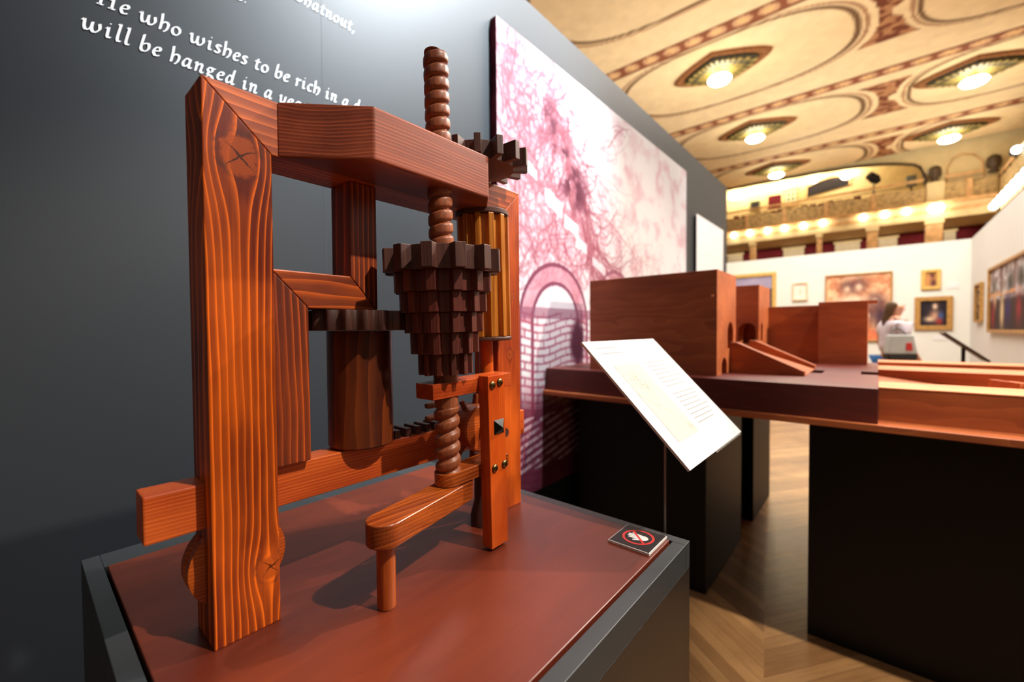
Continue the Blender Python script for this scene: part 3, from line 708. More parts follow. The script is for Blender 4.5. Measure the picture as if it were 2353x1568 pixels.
# slots let into the platform
cut(pl, [box('cutter', (2.40, .19, 1.03), (2.56, .25, 1.08), None), box('cutter', (2.44, -.02, 1.03), (2.60, .055, 1.08), None)])
def trough(x0, x1, y0, y1, z1):
    o = box('trough_wall', (x0, y1, .936), (x1, y0, z1), m_model, lk, bevel=.001)
    box('top_edge', (x0-.001, y1, z1), (x1+.001, y0, z1+.004), m_model_l, o)
trough(1.975, 2.19, -.006, -2.35, 1.048)
trough(2.83, 3.13, -.006, -2.35, 1.048)
trough(3.47, 3.70, -.006, -2.35, 1.048)
prism('trough_floor', [(-.006, .936), (-.006, 1.020), (-.55, .95), (-2.3, .945), (-2.3, .936)], 2.192, 2.828, 'X', m_model, lk)
for k in range(3):
    R = Matrix.Rotation(.5+.12*k, 4, 'Z') ; bm = bmesh.new(); addbox(bm, (-.07, -.008, 0), (.07, .008, .05))
    for v in bm.verts: v.co = R @ v.co + Vector((2.62-.05*k, -.40-.05*k, .99))
    frombm('gate_leaf', bm, m_model, lk)
for lab, a, b in (('matt black pedestal under the model, left of the gap, nearest the big ink drawing', (2.10, .605, 0), (2.79, 1.30, .9118)),
                  ('black pedestal under the model seen behind the left one, beyond a thin dark gap', (3.12, .605, 0), (3.68, 1.30, .9118)),
                  ('wide matt black pedestal under the model at the lower right of the picture', (2.10, -2.2, 0), (2.85, .207, .9118))):
    tag(box('model_pedestal', a, b, m_pedC, bevel=.002), lab, 'pedestal')

# ------------------------------------------------------------------ pictures on the partitions
def picture(name, label, y0, y1, z0, z1, fwid, fmat, fn, wall='back', nu=60, nv=70, dep=.05, cat='picture'):
    if wall == 'back': P = lambda h, t, z: (12-h, t, z)
    else: P = lambda h, t, z: (t, -1.36+h, z)
    r = empty(name, P(0, (y0+y1)/2, z0), label, cat)
    bm = bmesh.new()
    for a0, a1, b0, b1 in ((y0, y1, z0, z0+fwid), (y0, y1, z1-fwid, z1), (y0, y0+fwid, z0+fwid, z1-fwid), (y1-fwid, y1, z0+fwid, z1-fwid)):
        A = P(0.001, a0, b0); B = P(dep, a1, b1)
        addbox(bm, tuple(min(k) for k in zip(A, B)), tuple(max(k) for k in zip(A, B)))
    frombm('frame', bm, fmat, r, bevel=.006)
    ya, yb, za, zb = y0+fwid, y1-fwid, z0+fwid, z1-fwid
    A = P(0.001, ya, za); B = P(dep*.35, yb, zb)
    box('picture_board', tuple(min(k) for k in zip(A, B)), tuple(max(k) for k in zip(A, B)), m_black, r)
    flip = wall == 'back'
    def pos(u, v):
        t = yb-(yb-ya)*u; 
        p = P(dep*.35+.001, t, za+(zb-za)*v); return p[0]+0*u, p[1]+0*u, p[2]+0*u
    grid('painted_image', pos, nu, nv, fn, m_art, r)
    return r
def A_hall(u, v):
    c = mixc((176, 166, 186), (150, 140, 166), nz(u, v, 4, 4, 1)); c = mixc(c, (92, 96, 112), sm(.75, .6, v)*sm(.25, .6, nz(u, v, 5, 6, 2)))
    return mixc(c, (60, 58, 70), (u > .82)*(v < .75)*.9)
def A_sketch(u, v):
    c = mixc((250, 240, 226), (244, 226, 206), nz(u, v, 5, 5, 3)); return mixc(c, (206, 140, 108), blob(u, v, .5, .5, .14, .22)*sm(.4, .6, nz(u, v, 14, 16, 4)))
def A_group(u, v):
    n = nz(u, v, 8, 10, 5); n2 = nz(u, v, 20, 24, 6)
    c = mixc((240, 190, 146), (206, 138, 100), sm(.35, .65, n)); D = (78, 46, 52)
    for a, b, r_ in ((.34, .80, .08), (.52, .82, .085), (.78, .60, .07), (.66, .38, .07)):
        ring = np.abs(np.hypot((u-a), (v-b)*1.3)/r_-1) < .35
        c = mixc(c, D, blob(u, v, a, b+.02, r_*1.5, r_*1.3)*.9); c = mixc(c, (244, 206, 172), blob(u, v, a, b-.01, r_*.7, r_*.7))
    c = mixc(c, (246, 214, 186), blob(u, v, .4, .62, .28, .06)); c = mixc(c, D, blob(u, v, .45, .54, .3, .05)*.8)
    c = mixc(c, (74, 50, 62), blob(u, v, .86, .36, .14, .22)*1.0); c = mixc(c, (222, 106, 66), sm(.22, .1, v)*.7)
    return c*(.86+.28*n2[..., None])
def A_small(u, v):
    c = mixc((214, 160, 92), (190, 130, 74), nz(u, v, 5, 5, 7)); c = mixc(c, (70, 38, 36), blob(u, v, .6, .78, .22, .18)); c = mixc(c, (196, 130, 100), blob(u, v, .42, .66, .13, .15)); return mixc(c, (80, 44, 52), blob(u, v, .72, .22, .26, .3))
def A_lady(u, v):
    c = mixc((30, 24, 30), (44, 36, 44), nz(u, v, 5, 5, 8)); c = mixc(c, (196, 146, 118), blob(u, v, .56, .40, .2, .22)); c = mixc(c, (58, 84, 140), blob(u, v, .78, .38, .10, .16)*1.1)
    c = mixc(c, (160, 52, 44), blob(u, v, .72, .16, .12, .14)); c = mixc(c, (232, 196, 168), blob(u, v, .56, .78, .09, .12)*1.2); c = mixc(c, (226, 196, 160), blob(u, v, .36, .26, .2, .10)); return mixc(c, (90, 58, 40), blob(u, v, .62, .9, .12, .06)*.6)
def A_narrow(u, v):
    c = mixc((92, 78, 52), (54, 44, 38), nz(u, v, 4, 12, 9)); c = mixc(c, (196, 150, 100), sm(.5, .68, nz(u, v, 3, 9, 10))); return c
def A_big(u, v):
    n = nz(u, v, 12, 9, 11); c = mixc((206, 200, 206), (152, 136, 136), sm(.4, .6, n)); c = mixc(c, (58, 42, 44), sm(.52, .44, v+.1*(n-.5)))
    for a, b in ((.12, .66), (.55, .7), (.8, .72)): c = mixc(c, (54, 56, 50), blob(u, v, a, b, .07, .14)*.9)
    for a in (.3, .34, .65): c = mixc(c, (120, 92, 92), (np.abs(u-a) < .02)*(v > .5)*.8)
    c = mixc(c, (214, 190, 150), blob(u, v, .35, .28, .05, .26)*1.2); c = mixc(c, (214, 180, 140), blob(u, v, .14, .5, .05, .16)); c = mixc(c, (150, 42, 50), blob(u, v, .09, .22, .05, .22)+blob(u, v, .75, .3, .06, .2)); c = mixc(c, (56, 46, 110), blob(u, v, .5, .3, .06, .2))
    return mixc(c, (226, 160, 104), (v > .54)*(v < .60)*(n > .45)*.8)
picture('framed_painting', 'large gilt framed painting of greyish purple, partly behind the model towers', 1.86, 3.05, 1.25, 2.64, .085, m_gold2, A_hall)
picture('framed_sketch', 'small pale framed sketch on the white wall, left of the big sepia picture', 1.23, 1.53, 1.92, 2.34, .035, paint('pale_wood_frame', S(230, 200, 164), .6), A_sketch)
picture('framed_drawing', 'big sepia picture of grouped heads hanging behind the woman', -.235, .905, .98, 2.455, .03, m_gold, A_group, nu=110, nv=130)
picture('framed_portrait', 'small gilt framed portrait hanging above the dark lady portrait', -.95, -.665, 2.03, 2.43, .06, m_gold2, A_small)
picture('framed_portrait', 'dark portrait of a lady in blue and red in a wide gilt frame', -1.125, -.575, 1.22, 1.885, .085, m_gold, A_lady, nu=70, nv=80)
picture('framed_painting', 'narrow dark picture on the side partition next to the corner', 10.62, 11.24, 1.35, 2.03, .04, m_gold, A_narrow, 'right')
picture('framed_painting', 'large busy painting with red and dark figures at the right edge', 7.55, 10.0, 1.18, 2.18, .045, m_gold, A_big, 'right', nu=120, nv=90)
for lab, y, z in (('small white caption card right of the small gilt portrait', -1.12, 2.08), ('small white caption card below the dark lady portrait', -.95, 1.06)):
    tag(box('caption_card', (11.99, y-.09, z-.05), (11.999, y+.09, z+.05), m_white), lab, 'caption card')

# tilted reading stand further back
st = empty('reading_stand', (5.5, -.58, 0), 'dark tilted reading stand on a thin black post near the corner of the white walls', 'stand')
bm = bmesh.new(); vs = addbox(bm, (5.32, -.185, -.009), (5.68, .185, .009))
for v in vs: v.co = Matrix.Translation((0, -.585, 1.092)) @ Matrix.Rotation(math.radians(41.6), 4, 'X') @ v.co
frombm('panel', bm, paint('stand_panel_brown', S(74, 48, 40), .5), st, bevel=.002)
tube('post', [(5.5, -.585, .01), (5.5, -.585, 1.08)], .014, m_black, st); box('foot', (5.36, -.72, 0), (5.64, -.45, .012), m_black, st, bevel=.003)

# ------------------------------------------------------------------ balcony and hall end
XB = 20.0
bc = empty('balcony', (XB, 1.5, 4.9), 'cream and gilt theatre balcony with carved parapet across the far end of the hall', 'balcony')
tag(box('floor_balcony', (XB+.31, -2.8, 4.86), (23.0, 9, 5.10), m_cream), kind='structure'); box('soffit_beam', (XB, -2.8, 4.86), (XB+.31, 9, 5.10), m_cream, bc, bevel=.02)
box('lower_moulding', (XB-.02, -2.8, 5.08), (XB+.3, 9, 5.20), m_mould, bc, bevel=.03)
box('light_cove', (XB-.28, -2.8, 5.34), (XB+.3, 9, 5.42), m_mould, bc, bevel=.02)
box('balcony_front', (XB, -2.8, 5.18), (XB+.25, 9, 5.36), m_cream, bc)
# carved parapet with scalloped top edge
ys = np.linspace(-2.8, 9, 240); pp = [(y, 5.42) for y in (-2.8, 9)]+[(y, 5.92+.10*abs(math.sin((y-.42)*PI/1.35))) for y in ys[::-1]]
prism('carved_parapet', pp, XB+.02, XB+.16, 'X', m_relief, bc)
for y in (4.2, 2.85, 1.5, .15, -2.2):
    box('parapet_pier', (XB-.03, y-.07, 5.42), (XB+.2, y+.07, 6.05), m_mould, bc, bevel=.02)
box('wide_pier', (XB-.08, -1.64, 5.42), (XB+.3, -1.20, 6.10), m_cream, bc, bevel=.03)
tube('hand_rail', [(XB+.1, -1.15, 6.25), (XB+.1, 9, 6.25)], .045, m_mould, bc); tube('hand_rail', [(XB+.1, -2.5, 6.25), (XB+.1, -1.65, 6.25)], .045, m_mould, bc)
tube('lower_rail', [(XB+.1, -1.18, 6.12), (XB+.1, 9, 6.12)], .015, m_bronze, bc)
b0 = None
for y in (4.64, 4.04, 3.40, 2.82, 2.20, 1.59, .42, -.16, -.72):
    if b0 is None:
        b0 = empty('balcony_bulb', (XB-.14, y, 5.335), 'round glowing bulb in the row under the balcony parapet', 'light bulb', 'row of bulbs under the balcony')
        lathe('bulb_glass', [(.02, 5.33), (.075, 5.30), (.105, 5.235), (.095, 5.17), (.05, 5.13), (.01, 5.12)], (XB-.15, y, 0), 'Z', m_bulb, b0, n=14)
        lathe('socket', [(.035, 5.325), (.035, 5.339)], (XB-.15, y, 0), 'Z', m_gold, b0, n=12)
    else: c = copy_tree(b0); c.location.y = y
bl = empty('balcony_flood_lamp', (XB-.2, -1.42, 5.22), 'larger blazing white lamp on the wide pier under the balcony', 'lamp')
lathe('lamp_glass', [(.03, -.15), (.16, -.10), (.2, 0), (.16, .10), (.03, .15)], (XB-.36, -1.42, 5.16), 'Z', m_bulb, bl, n=18)
box('lamp_bracket', (XB-.38, -1.45, 5.31), (XB-.2, -1.39, 5.338), m_gold, bl)
for k, (y, wd, lab) in enumerate(((3.975, .20, 'slim cream pillar under the balcony, leftmost one in view'), (1.72, .15, 'narrow cream pillar under the balcony, second from the left'), (.17, .30, 'cream pillar with a rosy side under the balcony, beside the widest one'), (-1.41, .42, 'widest fluted cream pillar under the balcony near the right corner'))):
    r = empty('pillar', (XB+.15, y, 0), lab, 'pillar')
    box('shaft', (XB+.02, y-wd/2, 0), (XB+.3, y+wd/2, 4.72), m_mould, r, bevel=.03)
    box('capital', (XB, y-wd/2-.03, 4.72), (XB+.33, y+wd/2+.03, 4.86), m_cream, r, bevel=.02)
tag(box('wall_hall_end', (22.0, -4.2, 0), (22.2, 9, 4.86), m_maroon), kind='structure')
m_door = paint('pale_door_paint', S(196, 184, 158), .6, .2, .04)
for k, (y0, y1, lab) in enumerate(((4.75, 5.4, 'pale door in the maroon wall, mostly hidden by the dark wall edge'), (2.4, 3.15, 'pale door in the maroon wall right of the leftmost pillar'), (.55, 1.35, 'pale door in the maroon wall right of the narrow pillar'), (-.55, 0.0, 'pale door in the maroon wall right of the rosy pillar'), (-2.1, -1.8, 'slim pale door in the maroon wall right of the widest pillar'))):
    d_ = empty('pale_door', (21.99, (y0+y1)/2, 0), lab, 'door'); box('door_leaf', (21.95, y0, 0), (21.999, y1, 4.72), m_door, d_, bevel=.01)
    box('door_trim', (21.94, y0-.05, 4.72), (21.999, y1+.05, 4.80), m_cream, d_, bevel=.01); lathe('door_knob', [(.03, 21.90), (.03, 21.95)], (0, y0+.08, 1.0), 'X', m_brass, d_, n=12)
# upper wall, ceiling of the balcony and the arch
tag(box('wall_upper', (23.0, -4.2, 5.1), (23.2, 9, 8.4), m_cream), kind='structure')
tag(box('ceiling_balcony', (XB, -4.2, 8.3), (23.2, 9, 8.4), m_cream), kind='structure')
ap = [(9, 8.3), (9, 7.32), (5, 7.34)]
for t in np.linspace(0, 1, 24): ap.append((5-5.9*t, 7.34-.10*t-.12*t**6*3))
ap += [(-1.05, 6.75), (-1.15, 6.5), (-1.2, 6.05), (-1.66, 6.05), (-4.2, 6.05), (-4.2, 8.3)]
aw = tag(prism('wall_arch', ap, XB+.3, XB+.5, 'X', m_cream), kind='structure')
ar = [(-.95+5.95*(1-t), 7.24+.11*(1-t)-.0*t) for t in np.linspace(0, 1, 20)]
tube('arch_moulding', [(XB+.26, 5-5.9*t, 7.33-.10*t-.36*t**6) for t in np.linspace(0, 1, 24)]+[(XB+.26, -1.05, 6.75), (XB+.26, -1.16, 6.45), (XB+.26, -1.2, 6.1)], .05, m_bronze, aw)
tube('niche_moulding', [(XB+.27, -2.55, 6.1), (XB+.27, -2.5, 6.6), (XB+.27, -2.3, 6.85), (XB+.27, -2.05, 6.93), (XB+.27, -1.85, 6.85), (XB+.27, -1.72, 6.6), (XB+.27, -1.7, 6.1)], .025, m_mould, aw)
s0 = None
for y, z in ((5.32, 7.62), (4.37, 7.70), (3.32, 7.70), (2.18, 7.72), (1.05, 7.62)):
    if s0 is None:
        s0 = empty('wall_uplight', (22.95, y, z), 'small blazing uplight washing the top of the balcony rear wall', 'wall light', 'uplights on the balcony rear wall')
        lathe('light_bowl', [(.02, z-.10), (.14, z-.06), (.2, z+.02)], (22.85, y, 0), 'Z', m_sconce, s0, n=18); box('wall_plate', (22.93, y-.05, z-.12), (22.999, y+.05, z), m_gold, s0)
        base = (y, z)
    else: c = copy_tree(s0); c.location = (22.95, y, z)
    l = bpy.data.lights.new('uplight_glow', 'POINT'); l.energy = 60; l.color = (1, .88, .62); l.shadow_soft_size = .1; o = bpy.data.objects.new('uplight_glow', l); COL.objects.link(o); o.location = (22.6, y, z+.1)
def panelobj(name, lab, cat, y0, y1, z0, z1, m, fr=m_cream, x=23.0):
    r = empty(name, (x, (y0+y1)/2, z0), lab, cat); box('panel_sheet', (x-.05, y0, z0), (x-.002, y1, z1), m, r)
    bm = bmesh.new()
    for a, b, c_, d_ in ((y0-.05, y1+.05, z1, z1+.05), (y0-.05, y1+.05, z0-.05, z0), (y0-.05, y0, z0, z1), (y1, y1+.05, z0, z1)): addbox(bm, (x-.07, a, c_), (x-.002, b, d_))
    frombm('surround', bm, fr, r)
panelobj('wall_opening_panel', 'small dark framed opening low on the balcony rear wall, next to the red panel', 'wall panel', 4.28, 4.62, 6.95, 7.28, m_dark, paint('greenish_frame', S(120, 128, 96)))
panelobj('wall_curtain_panel', 'dark red curtained panel on the balcony rear wall', 'curtain', 3.38, 3.92, 6.80, 7.42, m_maroon)
q = M('green_white_lattice', .6); x_, y_, z_ = q.xyz(); lat = fx('MAXIMUM', fx('FRACT', y_*6) < .35, fx('FRACT', z_*5) < .3); q.color(q.mix(lat, S(90, 110, 84), S(200, 206, 178)))
panelobj('lattice_window', 'greenish latticed window beside the red curtained panel', 'window', 2.78, 3.28, 6.88, 7.52, q.m, m_mould)
r = empty('arched_window', (23, 1.65, 6.9), 'dark shallow arched window on the balcony rear wall', 'window')
prism('dark_glass', [(.95, 7.30), (2.4, 7.10), (2.4, 7.50)]+[(2.4-1.45*t, 7.50+.22*math.sin(PI*t*.8)) for t in np.linspace(.1, 1, 10)], 22.95, 22.998, 'X', m_dark, r)
tube('arched_surround', [(22.94, 2.45, 7.1), (22.94, 2.45, 7.5)]+[(22.94, 2.45-1.52*t, 7.52+.24*math.sin(PI*t*.8)) for t in np.linspace(.1, 1, 10)]+[(22.94, .92, 7.3)], .035, m_mould, r)
# seats, people and gear behind the rail
seat0 = None
for k in range(22):
    y = 4.75-.275*k
    if y < .5: break
    if seat0 is None:
        seat0 = empty('theatre_chair', (20.75, y, 5.62), 'maroon plush theatre chair showing above the balcony parapet', 'chair', 'theatre chairs on the balcony')
        box('backrest', (20.75, y-.12, 5.9), (20.81, y+.12, 6.24), m_seat, seat0, bevel=.03); box('seat', (20.81, y-.12, 5.62), (21.2, y+.12, 5.72), m_seat, seat0, bevel=.03)
        box('chair_base', (20.85, y-.1, 5.1), (21.1, y+.1, 5.62), m_dark, seat0)
    else:
        c = copy_tree(seat0); c.location.y = y; c.location.z = 5.62-.02*(k % 3)
cl = empty('blue_lamp', (20.5, 3.98, 6.0), 'small bright blue lamp glowing behind the balcony rail', 'lamp')
lathe('lens', [(.02, 20.40), (.07, 20.42), (.07, 20.46)], (0, 3.98, 5.99), 'X', m_blueled, cl, n=16); box('lamp_body', (20.46, 3.90, 5.10), (20.6, 4.06, 6.08), m_dark, cl, bevel=.01)
sp = empty('stage_spotlight', (21.0, .15, 5.1), 'black stage spotlight on a pole at the balcony, under the arch', 'spotlight')
tube('pole', [(21, .15, 5.1), (21, .15, 6.75)], .03, m_steel, sp); 
tube('lamp_housing', [(20.85, .30, 6.98), (21.0, .12, 6.82), (21.1, .02, 6.72)], [.14, .17, .10], m_dark, sp, n=14)
sp2 = empty('balcony_speaker', (20.9, -.85, 5.1), 'grey loudspeaker on a pole at the right end of the balcony opening', 'speaker')
box('speaker_box', (20.8, -1.0, 6.3), (21.05, -.74, 6.68), paint('grey_box', S(110, 116, 110), .6), sp2, bevel=.02); tube('pole', [(20.92, -.87, 5.1), (20.92, -.87, 6.3)], .03, m_dark, sp2)
# bronze busts on the piers
def bust(y, z, lab):
    r = empty('bust', (XB+.05, y, z), lab, 'sculpture')
    bm = bmesh.new(); addlathe(bm, [(.12, z), (.13, z+.04), (.07, z+.08), (.09, z+.12), (.16, z+.18), (.18, z+.26), (.17, z+.38), (.15, z+.47), (.08, z+.53), (.01, z+.55)], (XB+.05, y, 0), 'Z', 20)
    o = frombm('bust_body', bm, m_bronze, r, smooth=True)
    lathe('face', [(.02, z+.44), (.07, z+.40), (.085, z+.33), (.06, z+.25), (.02, z+.23)], (XB-.09, y, 0), 'Z', m_bronze, r, n=14)
bust(-1.40, 6.102, 'dark bronze bust on the wide balcony pier'); bust(-2.72, 6.12, 'dark bronze bust at the corner where the balcony turns')
# side gallery
sgal = empty('side_gallery', (16, -2.9, 4.9), 'side gallery running back along the right of the hall above the white partition', 'gallery')
box('gallery_floor', (8, -4.2, 4.86), (XB-.3, -2.82, 5.10), m_cream, sgal, bevel=.02)
box('gallery_moulding', (8, -2.9, 5.08), (XB-.3, -2.72, 5.22), m_mould, sgal, bevel=.03)
box('gallery_front', (8, -2.95, 5.2), (XB-.3, -2.81, 5.82), m_relief, sgal, bevel=.01)
tube('gallery_rail', [(8, -2.85, 6.0), (XB-.3, -2.85, 6.0)], .05, m_mould, sgal)
for k in range(16): tube('baluster', [(19.4-.7*k, -2.85, 5.8), (19.4-.7*k, -2.85, 6.0)], .03, m_bronze, sgal, n=6)
g0 = None
for k in range(12):
    x = 19.55-.55*k
    if g0 is None:
        g0 = empty('gallery_bulb', (x, -2.66, 5.05), 'round glowing bulb in the row under the side gallery', 'light bulb', 'row of bulbs under the side gallery')
        lathe('bulb_glass', [(.02, 5.07), (.075, 5.03), (.10, 4.97), (.09, 4.90), (.01, 4.86)], (x, -2.66, 0), 'Z', m_bulb, g0, n=12); lathe('socket', [(.03, 5.065), (.03, 5.085)], (x, -2.68, 0), 'Z', m_gold, g0, n=10)
    else: c = copy_tree(g0); c.location.x = x
fl = empty('gallery_spotlight', (17.2, -2.7, 5.85), 'bright white spotlight clamped to the side gallery rail at the right edge', 'spotlight')
lathe('lens', [(.02, 17.1), (.09, 17.12), (.09, 17.18)], (0, -2.72, 5.9), 'X', glow('cold_lamp', (.8, .95, 1, 1), 18), fl, n=16); lathe('housing', [(.10, 17.18), (.10, 17.42), (.05, 17.45)], (0, -2.72, 5.9), 'X', m_dark, fl, n=16)
tag(box('wall_gallery', (8, -4.3, 0), (XB+.3, -4.2, 7.3), m_cream), kind='structure')

# ------------------------------------------------------------------ ceiling lamps with shell medallions
m_shell = paint('antique_gilt_shell', S(62, 60, 40), .45, .5, .35, 14)
m_rib = paint('dull_gold_rib', S(150, 130, 68), .45, .4, .2, 20)
m_shelld = paint('reddish_lens_rim', S(150, 100, 60), .7, .2, .2, 20)
def lens(a, A_, B_): # lens outline radius at angle a (y is the long way)
    c, s_ = abs(math.cos(a)), abs(math.sin(a)); lo, hi = 0, 2
    for _ in range(30):
        m_ = (lo+hi)/2; v = (m_*c/A_)**1.5+(m_*s_/B_)
        if v < 1: lo = m_
        else: hi = m_
    return lo
def lamp(x, y, lab):
    r = empty('ceiling_lamp', (x, y, 7.3), lab, 'ceiling lamp', None)
    n = 96
    def ring(A_, B_, z, fl=0):
        return [((x+.05)+lens(2*PI*i/n, A_, B_)*math.cos(2*PI*i/n), y+lens(2*PI*i/n, A_, B_)*math.sin(2*PI*i/n), z+fl*(.5+.5*math.cos(2*PI*i/n*24))) for i in range(n)]
    def loft(name, rings, m):
        V = [p for R in rings for p in R]; F = [(a*n+i, a*n+(i+1) % n, (a+1)*n+(i+1) % n, (a+1)*n+i) for a in range(len(rings)-1) for i in range(n)]
        F.append(tuple((len(rings)-1)*n+i for i in range(n))); mesh(name, V, F, m, r, True)
    loft('medallion_rim', [ring(.70, 1.06, 7.309), ring(.69, 1.04, 7.26), ring(.60, .88, 7.25), ring(.58, .86, 7.27)], m_shelld)
    loft('shell', [ring(.58, .80, 7.265), ring(.56, .78, 7.22, -.02), ring(.42, .58, 7.20, -.05), ring(.16, .2, 7.24, -.02), ring(.05, .06, 7.22)], m_shell)
    bm = bmesh.new()
    for i in range(26):
        a = 2*PI*(i+.5)/26; ro = lens(a, .55, .76); ri = .10; c_, s_ = math.cos(a), math.sin(a); wo_, wi = .030+.02*abs(s_), .012
        P = [(x+.05+ri*c_-wi*s_, y+ri*s_+wi*c_), (x+.05+ro*c_-wo_*s_, y+ro*s_+wo_*c_), (x+.05+ro*c_+wo_*s_, y+ro*s_-wo_*c_), (x+.05+ri*c_+wi*s_, y+ri*s_-wi*c_)]
        addprism(bm, P, 7.175, 7.21, 'Z')
    frombm('shell_ribs', bm, m_rib, r, bevel=.006)
    tube('stem', [(x, y, 7.24), (x, y, 7.06)], .03, m_gold, r)
    lathe('lamp_bowl', [(.02, 6.90), (.13, 6.915), (.21, 6.95), (.25, 7.0), (.22, 7.04), (.05, 7.06)], (x, y, 0), 'Z', m_globe, r, n=28)
    l = bpy.data.lights.new('ceiling_lamp_glow', 'POINT'); l.energy = 20; l.color = (1, .86, .6); l.shadow_soft_size = .28; o = bpy.data.objects.new('ceiling_lamp_glow', l); COL.objects.link(o); o.location = (x, y, 6.6)
for x, y, lab in ((10.67, 2.81, 'largest glowing ceiling lamp under a gilt shell medallion, nearest the big ink drawing'), (14.64, 2.85, 'glowing ceiling lamp under a shell medallion, second in the left row'), (18.64, 2.92, 'farthest glowing ceiling lamp of the left row, just above the balcony'),
                  (14.70, -1.66, 'glowing ceiling lamp under a shell medallion in the upper right of the picture'), (18.63, -1.60, 'farthest glowing ceiling lamp of the right row')): lamp(x, y, lab)

# ------------------------------------------------------------------ the visitor
def skin(name, pts, edges, m, parent, root=0, sub=2):
    me = bpy.data.meshes.new('t'); me.from_pydata([p[:3] for p in pts], edges, []); o = bpy.data.objects.new('t', me); COL.objects.link(o)
    md = o.modifiers.new('s', 'SKIN'); md.use_smooth_shade = True
    for i, v in enumerate(me.skin_vertices[0].data):
        rr = pts[i][3]; v.radius = rr if isinstance(rr, tuple) else (rr, rr); v.use_root = i == root
    s2 = o.modifiers.new('u', 'SUBSURF'); s2.levels = sub; s2.render_levels = sub
    bpy.context.view_layer.update(); dg = bpy.context.evaluated_depsgraph_get(); m2 = bpy.data.meshes.new_from_object(o.evaluated_get(dg)); bpy.data.objects.remove(o, do_unlink=True)
    m2.transform(WM); m2.materials.clear(); m2.name = name
    o2 = bpy.data.objects.new(name, m2); COL.objects.link(o2); m2.materials.append(m); m2.shade_smooth()
    if parent is not None: o2.parent = parent; o2.matrix_parent_inverse = Matrix.Translation(parent.location).inverted()
    return o2
# local frame: +x walks forward, +y is her left; turned to walk right and away
WM = Matrix.Translation((7.0, -.15, 0)) @ Matrix.Rotation(math.radians(-62), 4, 'Z')
m_skin = paint('skin', S(226, 168, 140), .6, .3, .03); m_hair = paint('brown_hair', S(104, 78, 56), .7, .3, .2, 60)
m_top = paint('pale_print_blouse', S(226, 214, 222), .8, .1, .10, 26); m_jeans = paint('blue_jeans', S(46, 88, 140), .8, .2, .2, 20); m_shoe = paint('dark_shoe', S(40, 36, 40), .6)
wo = empty('person', (7.0, -.15, 0), 'woman in a pale blouse and blue jeans walking before the big sepia picture', 'person')
body = [(0, 0, .92, (.13, .15)), (0, 0, 1.08, (.11, .13)), (.01, 0, 1.25, (.115, .15)), (.0, 0, 1.34, (.07, .10)), (.015, 0, 1.40, .048), (.04, 0, 1.48, (.078, .066)), (.045, 0, 1.555, (.075, .065)),
        (0, .16, 1.32, .048), (-.03, .21, 1.08, .038), (.06, .20, .88, .026), (.09, .19, .83, .02),
        (0, -.16, 1.32, .048), (.02, -.23, 1.08, .038), (.14, -.20, .90, .026), (.17, -.19, .86, .02),
        (0, .085, .84, .085), (.10, .09, .48, .055), (.08, .09, .09, .036), (.17, .095, .035, .03),
        (0, -.085, .84, .085), (-.06, -.09, .48, .055), (-.20, -.09, .12, .036), (-.13, -.095, .035, .03)]
ed = [(0, 1), (1, 2), (2, 3), (3, 4), (4, 5), (5, 6), (3, 7), (7, 8), (8, 9), (9, 10), (3, 11), (11, 12), (12, 13), (13, 14), (0, 15), (15, 16), (16, 17), (17, 18), (0, 19), (19, 20), (20, 21), (21, 22)]
for base_i, (bx, by, bz) in ((10, (.09, .19, .83)), (14, (.17, -.19, .86))):   # five fingers each
    for k in range(5):
        off = (k-2)*.014; i0 = len(body)
        if k == 4: body += [(bx+.03, by*.93, bz-.012, .008), (bx+.05, by*.90, bz-.03, .007)]
        else: body += [(bx+.012+off, by, bz-.04, .0075), (bx+.018+off, by*.97, bz-.075+.006*abs(k-1.5), .0065)]
        ed += [(base_i, i0), (i0, i0+1)]
skin('body', body, ed, m_skin, wo)
skin('nose', [(.108, 0, 1.535, .008), (.117, 0, 1.517, .010)], [(0, 1)], m_skin, wo)
for s_ in (-1, 1):
    skin('eye', [(.105, .026*s_, 1.543, .008), (.112, .026*s_, 1.543, .006)], [(0, 1)], m_black, wo); skin('ear', [(.03, .072*s_, 1.53, .013), (.035, .076*s_, 1.51, .011)], [(0, 1)], m_skin, wo)
skin('mouth', [(.112, -.02, 1.485, .006), (.116, .02, 1.485, .006)], [(0, 1)], m_red, wo)
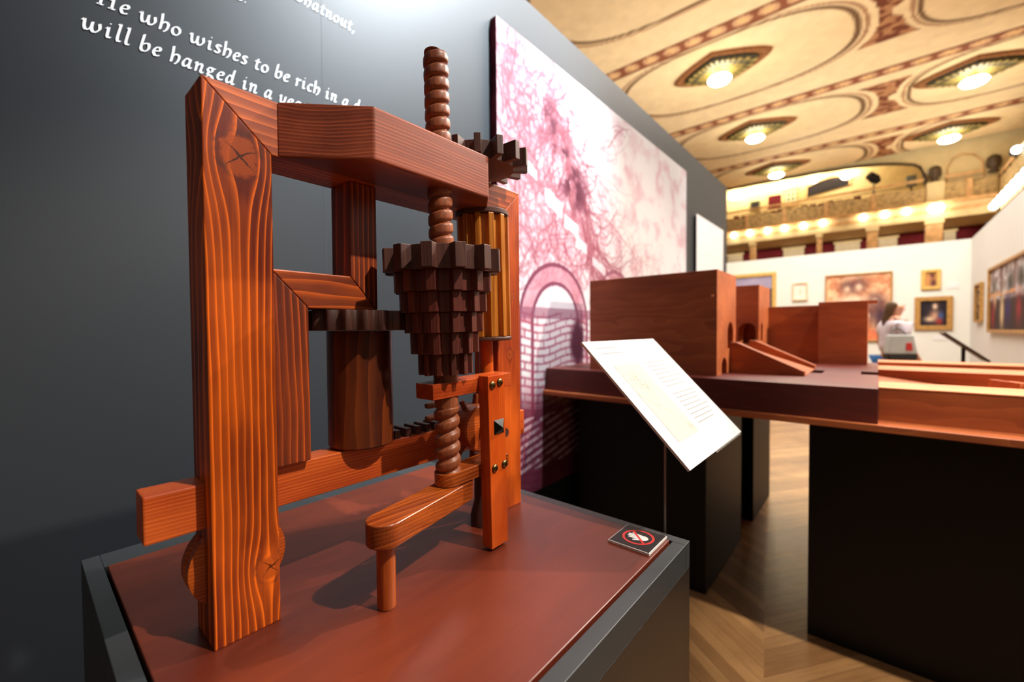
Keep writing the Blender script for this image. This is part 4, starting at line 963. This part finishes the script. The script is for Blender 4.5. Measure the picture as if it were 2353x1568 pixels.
skin('blouse', [(0, 0, .93, (.165, .19)), (0, 0, 1.08, (.135, .165)), (.01, 0, 1.25, (.14, .175)), (0, 0, 1.33, (.10, .13)), (0, 0, 1.375, .06), (0, .17, 1.31, .066), (-.02, .21, 1.16, .064), (0, -.17, 1.31, .066), (.01, -.22, 1.16, .064)], [(0, 1), (1, 2), (2, 3), (3, 4), (3, 5), (5, 6), (3, 7), (7, 8)], m_top, wo)
skin('jeans', [(0, 0, .90, (.145, .17)), (0, .088, .82, .10), (.10, .09, .48, .07), (.08, .09, .10, .055), (0, -.088, .82, .10), (-.06, -.09, .48, .07), (-.19, -.09, .13, .055)], [(0, 1), (1, 2), (2, 3), (0, 4), (4, 5), (5, 6)], m_jeans, wo)
for p_ in (((.05, .09, .04, .04), (.18, .095, .035, .036)), ((-.23, -.09, .05, .04), (-.10, -.095, .035, .036))): skin('shoe', list(p_), [(0, 1)], m_shoe, wo)
skin('hair', [(.01, 0, 1.575, (.076, .070)), (-.03, 0, 1.52, (.066, .064)), (-.055, .01, 1.44, (.042, .046)), (-.08, .02, 1.36, (.03, .036)), (-.09, .02, 1.29, (.016, .024))], [(0, 1), (1, 2), (2, 3), (3, 4)], m_hair, wo)
hb = empty('handbag', (6.85, -.26, .84), 'grey white shoulder bag with black bottom and a red patch, carried by the woman', 'bag')
bb = [(-.13, .84), (.15, .84), (.16, .92), (.12, 1.12), (-.10, 1.12), (-.14, .92)]
def bagprism(name, poly, a, b, m): 
    o = prism(name, poly, a, b, 'Y', m, None, bevel=.012); o.data.transform(WMB); o.parent = hb; o.matrix_parent_inverse = Matrix.Translation(hb.location).inverted(); return o
WMB = Matrix.Translation((6.66, -.19, .03)) @ Matrix.Rotation(math.radians(-62), 4, 'Z')
bagprism('bag_body', [(-.13, .93), (.165, .93), (.12, 1.15), (-.10, 1.15)], -.05, .05, paint('grey_canvas', S(196, 200, 196), .8))
bagprism('bag_bottom', [(-.125, .86), (.155, .86), (.167, .93), (-.132, .93)], -.052, .052, m_black)
bagprism('red_patch', [(.04, .97), (.11, .97), (.10, 1.06), (.045, 1.06)], -.056, -.045, m_red)
o = tube('strap', [(-.08, 0, 1.14), (-.05, .03, 1.20), (.0, .05, 1.23), (.05, .03, 1.20), (.08, 0, 1.14)], .007, m_black, None); o.data.transform(WMB); o.parent = hb; o.matrix_parent_inverse = Matrix.Translation(hb.location).inverted()
